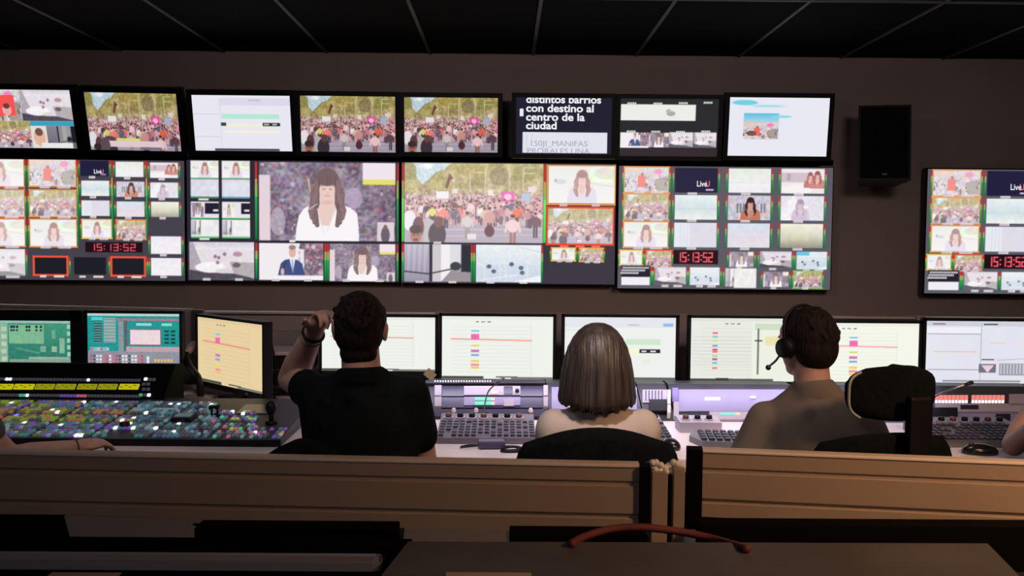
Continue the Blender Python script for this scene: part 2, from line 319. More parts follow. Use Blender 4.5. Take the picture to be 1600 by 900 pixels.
def reporter_img():
    c = Cv(0, 0, 110, 62, 110, 62, (236, 234, 238)); c.grad(0, 0, 110, 62, (228, 232, 224), (244, 240, 240)); c.noise(60, 0, 110, 26, 8, 14, .3); c.ell(96, 12, 20, 10, (196, 204, 160), .5); c.line(70, 28, 110, 34, 1, (190, 190, 196)); c.ell(20, 26, 10, 4, (200, 206, 214)); c.ell(12, 24, 2, 3, (140, 150, 170))
    woman(c, 56, 6, 14, (240, 196, 184), (146, 96, 92), (222, 212, 232)); c.ell(56, 38, 5, 6, (236, 180, 168)); return c
def man_img():
    c = Cv(0, 0, 110, 62, 110, 62, (240, 234, 238)); densebg(c, 70, 0, 110, 62, 9); c.rect(70, 10, 77, 62, (238, 230, 236))
    c.poly([(32, 55), (37, 34), (44, 28), (54, 26), (66, 28), (74, 34), (79, 55)], (52, 66, 120)); c.poly([(52, 26), (62, 26), (58, 50)], (240, 240, 248)); c.line(57, 28, 58, 48, 2, (110, 150, 200))
    c.ell(57, 15, 6, 9, (222, 174, 160)); c.ell(57, 7, 6, 4, (150, 120, 108)); c.line(45, 32, 38, 52, 2, (36, 44, 84)); c.rect(24, 54, 110, 62, (246, 238, 246)); c.ell(40, 48, 3, 6, (226, 176, 164)); return c
def studio_img():
    c = Cv(0, 0, 110, 62, 110, 62, (226, 218, 224)); c.grad(0, 0, 110, 12, (206, 198, 208), (236, 230, 236)); c.poly([(0, 0), (6, 0), (22, 40), (30, 62), (0, 62)], (170, 160, 172))
    c.poly([(68, 32), (110, 34), (110, 62), (75, 52)], (176, 168, 172)); c.poly([(0, 46), (30, 50), (75, 52), (110, 60), (110, 62), (0, 62)], (62, 56, 68)); c.ell(36, 42, 26, 9, (244, 240, 244)); c.ell(58, 48, 14, 4, (214, 208, 216))
    for x, y in ((44, 24), (50, 26), (60, 20), (48, 34)): c.ell(x, y, 3, 3, (110, 90, 104), .8)
    c.ell(82, 20, 8, 4, (170, 120, 140), .8); c.ell(80, 38, 7, 4, (90, 84, 88)); c.noise(0, 0, 110, 62, 20, 30, .1); return c
def bluestudio_img():
    c = Cv(0, 0, 110, 62, 110, 62, (216, 228, 236)); c.grad(0, 0, 110, 62, (236, 240, 244), (196, 212, 226)); c.poly([(0, 62), (0, 40), (20, 34), (80, 32), (110, 36), (110, 62)], (204, 216, 230)); c.poly([(60, 62), (110, 50), (110, 62)], (240, 244, 248))
    for x, y in ((22, 36), (30, 44), (60, 32), (76, 38), (78, 46)): c.ell(x, y, 4, 3.4, (60, 70, 100), .85)
    for x in (14, 40, 50, 86): c.line(x, 34, x+1, 60, 1.2, (236, 242, 246))
    c.line(10, 58, 70, 50, 1.5, (240, 244, 250)); c.line(68, 2, 108, 12, 1, (190, 205, 215)); c.noise(0, 0, 110, 62, 24, 36, .08); return c
def curtain_img():
    c = Cv(0, 0, 110, 62, 110, 62, (176, 168, 188)); c.grad(0, 0, 110, 62, (200, 194, 208), (150, 142, 164))
    for k in range(9): c.line(3+k*4.6, 0, 2+k*4.4, 48, 1.2, (206, 200, 216) if k % 2 else (146, 138, 160), .7)
    c.rect(41, 0, 46, 62, (48, 44, 54)); c.rect(46, 0, 60, 62, (208, 200, 206)); c.rect(60, 0, 75, 62, (242, 238, 240)); c.rect(75, 0, 92, 40, (220, 220, 226)); c.rect(93, 0, 110, 62, (38, 40, 50)); c.poly([(60, 62), (76, 44), (110, 46), (110, 62)], (150, 142, 146)); c.ell(84, 36, 9, 7, (60, 58, 66))
    c.line(0, 45, 40, 49, 2, (50, 48, 58)); c.line(40, 49, 80, 40, 2, (50, 48, 58)); return c
def demo_img():
    c = Cv(0, 0, 110, 62, 110, 62, (214, 200, 208)); c.noise(0, 0, 110, 62, 24, 40, .4, 3); c.rect(0, 0, 50, 16, (226, 196, 168), .6); lowcrowd(c, 0, 110, 24, 62, 60, 2, 4, [(196, 190, 206), (230, 222, 230), (90, 78, 84), (206, 170, 170), (160, 170, 190)], 12)
    c.rect(33, 22, 52, 50, (240, 92, 80)); c.ell(44, 18, 4, 5, (170, 90, 80)); c.ell(84, 10, 10, 7, (240, 120, 180)); c.poly([(75, 30), (104, 22), (110, 60), (80, 58)], (120, 108, 92), .6); return c
def darkwoman_img():
    c = Cv(0, 0, 110, 62, 110, 62, (206, 200, 212)); c.noise(0, 0, 110, 62, 10, 30, .25, 3)
    for x in (22, 30, 38, 84, 92): c.rect(x, 20, x+5, 44, (96, 100, 112), .7)
    woman(c, 58, 4, 15, (214, 160, 140), (54, 34, 44), (196, 120, 92)); c.ell(60, 46, 8, 8, (200, 140, 120)); return c
def redwomen_img():
    c = Cv(0, 0, 110, 62, 110, 62, (236, 230, 232)); c.rect(0, 10, 70, 34, (206, 186, 196)); c.rect(14, 12, 24, 30, (170, 160, 170)); c.ell(40, 52, 40, 12, (246, 240, 242))
    woman(c, 74, 8, 9.5, (230, 176, 160), (150, 84, 76), (196, 112, 104)); woman(c, 92, 5, 10.5, (230, 176, 160), (140, 76, 72), (206, 124, 116))
    return c
def horizon_img(top, mid, low, seed=1):
    c = Cv(0, 0, 110, 62, 110, 62); c.grad(0, 0, 110, 36, top, mid); c.grad(0, 36, 110, 62, mid, low); c.noise(0, 0, 110, 62, 6, 14, .06); c.noise(0, 30, 110, 62, 30, 30, .05); return c
def whitefig_img():
    c = Cv(0, 0, 110, 62, 110, 62, (226, 222, 232)); c.poly([(30, 0), (40, 0), (36, 62), (0, 62), (0, 30)], (240, 236, 244)); woman(c, 50, 8, 13, (222, 196, 202), (166, 146, 176), (206, 192, 214)); c.ell(64, 28, 7, 5, (245, 240, 248)); c.line(54, 40, 66, 32, 3, (226, 190, 200)); c.noise(0, 0, 110, 62, 20, 30, .12); return c
def logo_img():
    c = Cv(0, 0, 110, 62, 110, 62, (34, 32, 62)); c.rect(80, 53, 100, 57, (216, 196, 226)); return c
def page_img():
    c = Cv(0, 0, 110, 62, 110, 62, (220, 216, 230)); c.rect(0, 0, 40, 62, (228, 230, 240))
    for k in range(3): c.line(16+k*9, 0, 16+k*9, 62, 1, (200, 206, 222))
    c.noise(0, 0, 110, 62, 4, 8, .04); return c
CROWD = crowd_img(); ANCH = anchor_img(); REP = reporter_img(); MAN = man_img(); STU = studio_img(); BLU = bluestudio_img(); CUR = curtain_img(); DEMO = demo_img(); DKW = darkwoman_img(); RED = redwomen_img(); WF = whitefig_img(); LOGO = logo_img(); PAGE = page_img()
SEA = horizon_img((232, 240, 240), (206, 222, 226), (238, 240, 238)); DUSK = horizon_img((244, 242, 226), (214, 212, 190), (150, 146, 130)); HAZE = horizon_img((206, 222, 240), (224, 216, 228), (226, 220, 228)); FAINT = horizon_img((226, 232, 220), (238, 238, 240), (236, 234, 240)); WHITE = horizon_img((238, 234, 244), (244, 240, 246), (240, 236, 244))
OR = (236, 130, 70); RD = (236, 70, 50); YL = (232, 200, 90)

def cv_s0():
    c = Cv(-47, 251, 290, 439, 337, 188, (70, 66, 76))
    for src, ya, yb in ((REP, 251, 293), (CROWD, 299, 340), (REP, 345, 386), (STU, 391, 433)): c.tile(src, -38, ya, 38, yb, .5, OR if ya < 390 else None, 2)
    for src, ya, yb in ((DEMO, 251, 292), (CROWD, 299, 339), (REP, 345, 386)): c.tile(src, 47, ya, 119, yb, .38, (240, 150, 70), 2)
    for src, x, y in ((LOGO, 127, 252), (SEA, 128, 283), (PAGE, 128, 314), (FAINT, 182, 253), (DKW, 183, 284), (HAZE, 183, 315), (RED, 236, 254), (WF, 236, 285), (DUSK, 237, 315)):
        c.tile(src, x, y, x+44, y+24, .0 if src is LOGO else .15)
    c.tile(REP, 129, 345, 174, 372, .3, YL, 2); c.tile(CROWD, 183, 345, 228, 373, .35, OR, 2); c.tile(WHITE, 236, 369, 284, 397, 0, None, 1); c.tile(WHITE, 236, 403, 284, 431, 0, None, 1)
    for x0_, rd in ((53, 1), (115, 0), (175, 1)):
        c.rect(x0_, 403, x0_+50, 430, (30, 30, 38))
        if rd: c.frame(x0_-3, 401, x0_+53, 433, 3, (246, 84, 58))
        c.meter(x0_+54, 403, 430, 2.4); c.rect(x0_+8, 432, x0_+18, 435, (240, 220, 220)); c.rect(x0_+30, 432, x0_+46, 435, (240, 220, 220))
    c.clock(133, 379, 223, 395)
    for k in range(3): c.meter(121+k*.1+k*54, 252, 372, 2.2)
    return c
def cv_s1():
    c = Cv(291, 251, 625, 440, 334, 189, (44, 40, 54))
    def quad(x, y):
        c.rect(x, y, x+44, y+58, (222, 224, 232))
    for x in (297, 346):
        c.blit(REP, x, 252, x+44, 279, .2); c.rect(x, 279, x+44, 281, (90, 180, 120)); c.rect(x, 281, x+44, 308, (222, 222, 234)); c.noise(x, 281, x+44, 308, 30, 60, .08, 1); c.rect(x, 308, x+44, 310.5, (60, 160, 110) if x < 300 else (90, 180, 200))
        c.rect(x, 316, x+44, 341, (232, 228, 234)); c.rect(x+22 if x < 300 else x+30, 318, x+44, 335, (36, 32, 48)); c.rect(x+35, 328, x+43, 331, (230, 226, 238))
        c.blit(ANCH if x < 300 else REP, x+1, 318, x+20, 340, .15); c.rect(x, 341, x+44, 343, (90, 190, 110)); c.rect(x, 344, x+44, 371, (236, 234, 236)); c.blit(CUR, x+1, 345, x+15, 368, .2); c.noise(x+18, 344, x+44, 368, 30, 60, .08, 1); c.rect(x, 370.5, x+44, 373, (90, 200, 110))
    c.rect(309, 311, 325, 314, (230, 226, 232)); c.rect(310, 373, 326, 376, (230, 226, 232))
    c.rect(390.5, 316, 391.5, 372, (30, 30, 40))
    c.blit(STU, 294, 379, 396, 438, .1); c.blit(ANCH, 404, 253, 619, 376, .08); c.blit(MAN, 404, 380, 505, 438, .08); c.blit(ANCH, 515, 380, 619, 439, .12)
    c.meter(398, 253, 374, 3.4); c.meter(398, 380, 436, 3.4); c.meter(507, 380, 438, 3.2); c.meter(511, 380, 438, 3.0); c.meter(621, 254, 376, 2.6); c.meter(621, 380, 438, 2.6); c.meter(287.5, 254, 374, 3); c.meter(287.5, 380, 436, 3)
    for x in (315, 366, 424, 475, 536, 588): c.rect(x, 436, x+12, 440, (236, 230, 236)); [c.rect(x+1.5+q*2.6, 437, x+2.6+q*2.6, 439, (110, 100, 110)) for q in range(4)]
    c.rect(452, 375, 461, 378.5, (236, 230, 236)); return c
def cv_s2():
    c = Cv(625.5, 254, 962, 443, 337, 189, (58, 54, 66))
    c.blit(CROWD, 630, 255, 848, 379, .26); c.rect(848, 255, 852, 379, (40, 120, 60)); c.meter(626, 256, 378, 3, 1); c.meter(848.5, 256, 378, 4, 1)
    c.frame(853, 256, 962, 319, 2.5, (236, 160, 70)); c.blit(REP, 856, 258, 960, 316, .35); c.frame(853, 321, 960, 382, 3, (244, 70, 44)); c.blit(CROWD, 856, 324, 958, 379, .35)
    c.tile(REP, 863, 387, 899, 405, .3, YL, 2); c.tile(CROWD, 907, 387, 943, 406, .3, (240, 170, 70), 2)
    c.blit(CUR, 630, 382, 736, 441, .05); c.blit(BLU, 743, 382, 846, 441, .1); c.meter(626, 382, 440, 3); c.meter(735, 382, 440, 2.6); c.meter(738.6, 382, 440, 3); c.meter(846, 382, 440, 2.6)
    for x, y in ((676, 378), (648, 440), (700, 440), (760, 440), (812, 440), (874, 317), (925, 317)): c.rect(x, y, x+12, y+3.5, (240, 232, 238)); [c.rect(x+1.5+q*2.6, y+1, x+2.6+q*2.6, y+2.6, (110, 100, 110)) for q in range(4)]
    for x in (875, 900, 925): c.rect(x, 382, x+14, 385, (250, 110, 80))
    return c
def cv_s3():
    c = Cv(966, 260, 1302, 452, 337, 192, (92, 90, 100))
    for k, (a_, y) in enumerate((((DEMO, LOGO, FAINT, RED), 262), ((CROWD, SEA, DKW, WF), 304.5), ((REP, PAGE, HAZE, DUSK), 348))):
        for s_, x, w_ in zip(a_, (975, 1054, 1138, 1221), (69, 67, 67, 68)):
            c.tile(s_, x, y, x+w_, y+38.5, .35 if x < 1000 else (0 if s_ is LOGO or s_ is DUSK or s_ is DKW else .12), (238, 160, 90) if x < 1000 else None, 2 if x < 1000 else 1)
    c.tile(REP, 970, 393, 1004, 414, .35, YL, 2); c.tile(CROWD, 1011, 393, 1050, 416, .3, (250, 90, 70), 2)
    c.clock(1053.5, 391, 1124, 413)
    c.tile(ANCH, 1142, 393, 1180, 417, .25); c.tile(STU, 1190, 392, 1240, 418, .1); c.tile(BLU, 1248, 392, 1296, 420, .05, None, 2); c.rect(1248, 392, 1268, 398, (60, 180, 220), .7)
    c.rect(972, 416, 1017, 447, (36, 34, 46))
    for k, n_ in enumerate((38, 34, 27)):
        for q in range(n_//2): c.rect(974+q*2.2-(k*1.5), 418+k*4.2, 975.5+q*2.2-k*1.5, 421+k*4.2, (240, 236, 242))
    c.rect(972, 434, 1017, 447, (240, 238, 244)); c.meter(1018.5, 418, 446, 3.4)
    c.tile(STU, 1025, 418, 1074, 446, .2, None, 2); c.tile(BLU, 1080, 418, 1127, 446, .2, None, 2); c.tile(CUR, 1136, 419, 1152, 448, .3, None, 0); c.rect(1150, 419, 1185, 450, (240, 238, 236)); c.noise(1150, 419, 1185, 450, 40, 90, .06, 1)
    c.tile(ANCH, 1196, 424, 1236, 448, .2); c.tile(CROWD, 1245, 424, 1288, 448, .2, (150, 210, 100)); return c
def crowd_screen(lower=False):
    c = Cv(0, 0, 150, 85, 180, 102); c.blit(CROWD, 0, 0, 150, 87 if not lower else 96, .0, gain=.92)
    if lower: c.rect(44, 67, 84, 71, (214, 216, 110)); c.rect(28, 71, 118, 80, (222, 200, 206)); c.rect(82, 80, 118, 84, (120, 108, 122)); c.ell(25, 78, 8, 12, (90, 74, 84))
    return c
def cv_t0():
    c = Cv(0, 0, 150, 86, 180, 102, (200, 196, 204)); c.blit(DEMO, 0, 0, 72, 48, .1); c.rect(30, 8, 63, 38, (244, 84, 84)); c.ell(50, 30, 7, 8, (236, 170, 160)); c.ell(50, 24, 5, 4, (110, 60, 60)); c.blit(STU, 72, 0, 150, 46, .1); c.rect(60, 46, 150, 53, (60, 160, 190)); c.blit(CROWD, 0, 46, 82, 86, .05); c.rect(82, 53, 106, 86, (226, 220, 210)); c.ell(94, 70, 9, 13, (226, 180, 160)); c.ell(94, 62, 6, 6, (120, 80, 70)); c.blit(CUR, 106, 53, 150, 86, 0, gain=.7); c.rect(96, 78, 144, 86, (232, 230, 232)); return c
def cv_t2():
    c = Cv(0, 0, 150, 84, 180, 101, (232, 230, 240)); c.rect(42, 4, 150, 15, (222, 214, 234)); c.rect(44, 28, 132, 35, (178, 232, 212)); c.rect(48, 42, 132, 48, (238, 236, 220)); c.rect(48, 53, 134, 56, (248, 238, 214)); c.rect(0, 28, 40, 29, (206, 204, 220)); c.rect(0, 62, 40, 63, (206, 204, 220)); c.rect(41, 4, 42, 80, (214, 212, 226))
    c.rect(42, 41, 50, 46, (60, 62, 70)); c.rect(106, 41, 133, 46, (40, 44, 50)); c.rect(108, 42.5, 116, 44.5, (200, 200, 204)); c.rect(121, 42.5, 128, 44.5, (200, 200, 204)); c.rect(30, 80.5, 130, 84, (70, 66, 80)); c.rect(0, 80.5, 28, 84, (224, 224, 232)); c.rect(86, 6, 104, 9, (198, 196, 212)); return c
def cv_t5():
    c = Cv(0, 0, 155, 90, 186, 108, (26, 26, 46)); c.rect(6, 18, 12, 30, (236, 238, 242)); c.rect(11, 55, 148, 88, (226, 226, 238)); c.rect(17, 57, 17.8, 88, (196, 196, 212)); c.rect(26, 57, 26.8, 70, (196, 196, 212)); return c
def cv_t6():
    c = Cv(0, 0, 155, 90, 186, 108, (36, 38, 42)); c.rect(1, 9, 119, 34, (236, 236, 232)); c.ell(80, 23, 7, 4, (176, 168, 176)); c.ell(76, 19, 4, 3, (186, 178, 184))
    c.blit(MAN, 1, 53, 46, 77, .15); c.blit(ANCH, 46, 53, 78, 76, .15); c.blit(STU, 78, 52, 116, 76, .2); c.blit(STU, 117, 52, 153, 76, .2); c.rect(1, 78, 153, 90, (48, 40, 46))
    for x, y in ((11, 6), (52, 6), (92, 5), (131, 4), (11, 50), (50, 50), (89, 50), (129, 49)):
        for q in range(5): c.rect(x+q*2.9, y, x+2.1+q*2.9, y+3, (226, 240, 232))
    return c
def cv_t7():
    c = Cv(0, 0, 156, 90, 187, 108, (232, 232, 242)); c.ell(24, 8, 20, 4, (112, 208, 226)); c.ell(60, 13, 26, 2, (150, 220, 234), .8); c.rect(23, 24, 78, 64, (206, 190, 192)); c.blit(DEMO, 23, 38, 78, 64, .1); c.grad(23, 24, 78, 37, (90, 190, 226), (170, 214, 230)); c.ell(82, 29, 16, 2, (140, 216, 232)); c.ell(36, 55, 8, 4, (120, 84, 70)); return c
def rundown(bg=(238, 242, 234), line=(246, 110, 100), marks=True, tint=1.0, lx=(8, 142), cx=46):
    c = Cv(0, 0, 176, 99, 220, 124, bg); g = tuple(int(v*.94) for v in bg)
    for k in range(13): c.rect(16, 16+k*6, 142, 16.7+k*6, g)
    c.rect(141, 10, 142, 94, g); c.rect(0, 0, 176, 5, tuple(int(v*.97) for v in bg)); c.rect(54, 8, 58, 9.5, (90, 90, 90)); c.rect(62, 8, 68, 9.5, (130, 130, 130)); c.rect(72, 8, 77, 9.5, (90, 90, 90))
    if marks:
        for y, h, col in ((22, 2.5, (120, 196, 230)), (28, 9, (240, 110, 180)), (45, 3, (214, 222, 120)), (53, 4, (206, 120, 190)), (60, 3, (120, 170, 220)), (69, 4, (240, 214, 110)), (75, 4, (240, 150, 170)), (80, 3, (240, 200, 80))): c.rect(cx, y, cx+13, y+h, col)
        c.line(lx[0]+6, 36, lx[1], 38, 1.4, line)
    c.rect(0, 95, 66, 99, (70, 74, 66)); c.rect(86, 95, 120, 97, (90, 96, 88)); c.rect(110, 96, 176, 99, (110, 114, 106)); return c
def cv_m5():
    c = Cv(0, 0, 176, 99, 220, 124, (238, 240, 238)); c.rect(0, 0, 176, 16, (228, 230, 238)); c.rect(100, 11, 118, 13, (190, 196, 196)); c.rect(156, 9, 172, 14, (150, 190, 230)); c.rect(96, 34, 152, 43, (206, 232, 206)); c.rect(100, 48, 120, 60, (244, 244, 214)); c.rect(119, 50, 152, 56, (34, 36, 38)); c.rect(122, 52, 130, 54.5, (220, 220, 220)); c.rect(136, 52, 145, 54.5, (220, 220, 220)); c.rect(124, 66, 136, 72, (226, 240, 214)); c.rect(20, 94.5, 176, 99, (96, 100, 92)); c.rect(0, 20, 50, 21, (220, 220, 226)); return c
def cv_m6():
    c = rundown((232, 234, 226), marks=False); c.rect(96, 6, 176, 99, (236, 240, 226)); c.rect(100, 8, 176, 18, (206, 222, 196)); c.rect(104, 16, 107, 88, (120, 124, 116)); c.rect(116, 28, 150, 42, (232, 228, 176)); c.rect(100, 34, 112, 36, (60, 60, 60))
    for y, col in ((22, (240, 110, 130)), (28, (110, 200, 190)), (34, (220, 226, 110)), (42, (110, 170, 220)), (48, (244, 70, 110)), (58, (200, 210, 120)), (63, (160, 90, 160)), (69, (110, 200, 190)), (77, (244, 130, 110))): c.rect(34, y, 42, y+(6 if y == 48 else 3), col)
    for k in range(9): c.line(4, 30+k*5.4, 94, 30+k*5.4, .8, (206, 208, 206))
    c.rect(40, 94, 60, 98, (60, 60, 60)); c.rect(60, 95, 130, 99, (90, 92, 88)); return c
def cv_m8():
    c = Cv(0, 0, 176, 99, 220, 124, (226, 228, 238)); c.rect(0, 0, 176, 8, (206, 208, 220)); c.rect(2, 10, 86, 20, (240, 240, 246)); c.rect(2, 20, 86, 21, (140, 142, 156)); c.rect(86, 4, 87, 95, (170, 172, 186)); c.rect(12, 48, 80, 49.6, (240, 196, 150)); c.rect(100, 34, 125, 35.5, (236, 206, 176)); c.rect(4, 77, 86, 78, (130, 132, 140)); c.rect(90, 4, 112, 6, (60, 60, 70)); c.rect(10, 4, 30, 5.5, (90, 90, 100)); c.rect(88, 60, 108, 62, (90, 90, 96))
    c.rect(84, 68, 111, 82, (120, 112, 126)); c.poly([(88, 70), (108, 70), (98, 82)], (232, 206, 214)); c.rect(116, 67, 165, 86, (150, 156, 164)); [c.rect(118+k*5, 68, 120+k*5, 84, (206, 212, 216)) for k in range(9)]; c.line(112, 62, 176, 58, 1.2, (176, 190, 198)); c.rect(28, 94, 150, 97, (150, 156, 156)); c.noise(0, 0, 176, 99, 6, 8, .03); return c
def cv_m0():
    c = Cv(-22, 500, 110, 572, 190, 104, (58, 132, 112)); c.grad(-22, 500, 110, 572, (66, 150, 122), (46, 118, 104)); c.rect(-22, 500, 110, 504, (150, 190, 180)); c.rect(-22, 504, 12, 570, (140, 176, 150)); c.rect(14, 507, 68, 537, (126, 184, 146)); c.rect(14, 562, 110, 571, (130, 160, 146)); c.rect(44, 558, 108, 562, (150, 176, 160))
    for x in (16, 20, 25, 40, 44, 55, 62): c.rect(x, 508, x+3.4, 512, (26, 40, 40)); c.rect(x, 514, x+3.2, 517, (30, 46, 46))
    for k in range(5): c.rect(2, 510+k*12, 10, 517+k*12, (180, 206, 176)); c.rect(104, 506+k*11, 109, 513+k*11, (150, 206, 180))
    c.rect(80, 515, 86, 529, (110, 170, 140)); c.rect(92, 528, 100, 552, (140, 180, 150)); c.rect(80, 541, 88, 550, (150, 186, 160)); c.rect(62, 541, 71, 550, (120, 176, 146)); c.line(24, 544, 60, 552, 3, (100, 176, 150), .5); c.noise(-22, 500, 110, 572, 20, 36, .08); return c
def cv_m1():
    c = Cv(136, 489, 280, 577, 216, 132, (30, 150, 146)); c.rect(136, 489, 280, 493, (190, 206, 206)); c.rect(142, 495, 160, 500, (80, 210, 210)); c.rect(146, 501, 158, 536, (50, 70, 76)); [c.rect(146, 502+k*4, 158, 504+k*4, (90, 160, 160)) for k in range(9)]; c.rect(161, 496, 180, 535, (150, 176, 176)); [c.rect(161, 498+k*5, 180, 499+k*5, (90, 130, 132)) for k in range(8)]
    c.rect(184, 501, 192, 549, (140, 150, 156)); c.rect(193, 500, 198, 549, (90, 100, 108)); c.rect(182, 497, 280, 500, (200, 110, 130)); c.rect(202, 514, 250, 538, (236, 214, 220)); c.frame(201, 513, 251, 539, 1.5, (150, 90, 110)); c.rect(212, 504, 236, 508, (150, 220, 210)); c.rect(252, 504, 268, 508, (150, 220, 200))
    [c.rect(256+(k % 2)*10, 515+(k//2)*6, 263+(k % 2)*10, 518+(k//2)*6, (30, 60, 66)) for k in range(8)]
    c.rect(136, 548, 280, 577, (140, 146, 158)); c.rect(140, 542, 168, 548, (160, 180, 190)); [c.rect(141+k*5, 543, 144+k*5, 547, [(220, 80, 110), (90, 200, 210), (210, 200, 210)][k % 3]) for k in range(6)]
    for r_ in range(4):
        for k in range(17): c.rect(139+k*5, 554+r_*5.6, 142.6+k*5, 557.8+r_*5.6, [(204, 84, 108), (228, 218, 224), (196, 120, 130), (90, 90, 106), (232, 224, 228)][(k*3+r_*5+(k//6)) % 5])
    c.rect(228, 556, 232, 574, (230, 230, 232)); [c.rect(240+k*5, 560, 243.5+k*5, 565, (236, 180, 110)) for k in range(6)]; c.rect(242, 568, 254, 574, (80, 190, 210)); c.rect(196, 541, 280, 549, (190, 160, 172)); c.noise(136, 489, 280, 577, 40, 60, .08); return c

def display(name, c, w_, h, parent, z0=0.0, y=0.0):
    """flat lit panel in the parent's local X/Z plane, centred, facing -Y"""
    nx, ny = c.nx, c.ny; me = D.meshes.new(name)
    xs = np.linspace(-w_/2, w_/2, nx); zs = np.linspace(h/2, -h/2, ny)+z0
    co = np.zeros((ny, nx, 3), np.float32); co[..., 0] = xs[None]; co[..., 1] = y; co[..., 2] = zs[:, None]
    i = np.arange(ny*nx).reshape(ny, nx); q = np.stack([i[1:, :-1], i[1:, 1:], i[:-1, 1:], i[:-1, :-1]], -1).reshape(-1, 4)
    me.vertices.add(nx*ny); me.vertices.foreach_set('co', co.ravel()); me.loops.add(q.size); me.loops.foreach_set('vertex_index', q.ravel().astype(np.int32))
    me.polygons.add(len(q)); me.polygons.foreach_set('loop_start', np.arange(0, q.size, 4, dtype=np.int32)); me.polygons.foreach_set('loop_total', np.full(len(q), 4, np.int32))
    me.update(calc_edges=True)
    a = np.clip(c.a, 0, 1); lin = np.where(a <= .04045, a/12.92, ((a+.055)/1.055)**2.4)
    col = np.ones((ny, nx, 4), np.float32); col[..., :3] = lin
    at = me.color_attributes.new('picture', 'FLOAT_COLOR', 'POINT'); at.data.foreach_set('color', col.ravel())
    return link(name, me, M_SCREEN, parent)
# ------------------------------------------------------------------ screens on the wall
frame_m = mat('screen_bezel', (.012, .011, .016), .35, var=.1)
def wall_screen(label, cv, px0, px1, py0, py1, Y, tilt=0, yawr=0, bez=.012, group=None, depth=.06, spin=0):
    c = P((px0+px1)/2, (py0+py1)/2, Y); w_ = (P(px1, py0, Y)-P(px0, py0, Y)).x; h = (P(px0, py0, Y)-P(px0, py1, Y)).z/math.cos(math.radians(tilt))
    t = thing('wall_screen', label, 'screen', (0, 0, 0), group)
    b = B(); box(b, (0, depth/2+.002, 0), (w_+2*bez, depth, h+2*bez), bev=.004); obj('housing', b, frame_m, t)
    b = B()
    for s in (-1, 1):
        box(b, (s*(w_/2+bez/2), -.001, 0), (bez, .008, h+2*bez)); box(b, (0, -.001, s*(h/2+bez/2)), (w_, .008, bez))
    obj('bezel', b, black, t)
    display('display', cv, w_, h, t, y=0.0)
    # bracket back to the wall
    b = B(); gap = 6.45-c.y-depth; g2 = gap/math.cos(math.radians(tilt))
    box(b, (0, depth+.008, 0), (w_*.35, .02, h*.4)); R = Euler((math.radians(-tilt), 0, 0)).to_matrix()
    box(b, R @ Vector((0, depth+gap/2+.01, 0)), (.08, gap+.01 if gap > .03 else .03, .10), R)
    box(b, R @ Vector((0, 6.45-c.y-.006, 0)), (.22, .012, .2), R); obj('wall_bracket', b, dgrey, t)
    t.location = c; t.rotation_euler = (math.radians(tilt), math.radians(spin), math.radians(yawr)); return t, w_, h
S3 = cv_s3()
gm = 'large multiview screens butted together in the middle row on the wall'
sc_a = wall_screen('large multiview screen cut by the left edge, two red framed boxes under its clock', cv_s0(), -47, 289.5, 250, 438, 6.34, bez=.004, group=gm)
wall_screen('large multiview screen with presenter in white above a man in navy suit', cv_s1(), 292, 624.5, 251.5, 440, 6.34, bez=.004, group=gm)
wall_screen('large multiview screen showing a big street crowd beside a red framed tile', cv_s2(), 627, 962, 255, 443.5, 6.34, bez=.004, group=gm)
sc_b = wall_screen('large multiview screen with a grid of tiles and red clock, left of the black speaker', S3, 965.5, 1300, 261, 452, 6.34, bez=.004, group=gm)
sc_c = wall_screen('large multiview screen cut by the right edge, alone to the right of the black speaker', S3, 1446, 1803, 266, 460, 6.34, bez=.008, group=gm)
gt = 'small tilted screens of the top row on the wall'
def CR(l): return crowd_screen(l)
wall_screen('small tilted top row screen cut by the left edge, split into four pictures', cv_t0(), -38, 115, 142, 230, 6.16, 16, 0, .03, gt)
wall_screen('small tilted top row screen with a paler crowd picture and a caption bar', CR(True), 136.5, 279.5, 147, 234, 6.16, 17, 0, .035, gt, spin=.6)
wall_screen('small tilted top row screen with a white software window and green band', cv_t2(), 302.5, 455, 150.5, 235, 6.16, 13, 0, .033, gt, spin=.0)
wall_screen('small tilted crowd screen just right of the white software window', CR(False), 469.5, 618, 151, 237, 6.16, 8, 0, .03, gt, spin=.2)
wall_screen('small top row crowd screen, left of the dark screen with large white text', CR(False), 631.5, 778, 153, 237.5, 6.16, 6, 0, .03, gt)
t5, w5, h5 = wall_screen('small dark top row screen with large white text above a grey text box', cv_t5(), 806, 956, 153, 241, 6.16, 3, 0, .028, gt)
wall_screen('small dark top row screen with white strip above a row of four tiny pictures', cv_t6(), 968.5, 1122, 155, 244, 6.16, 5, 0, .028, gt)
wall_screen('small white top row screen with a blue smudge and one photo, nearest the speaker', cv_t7(), 1138.5, 1294, 153.5, 243.5, 6.16, 7, 0, .03, gt, spin=0)

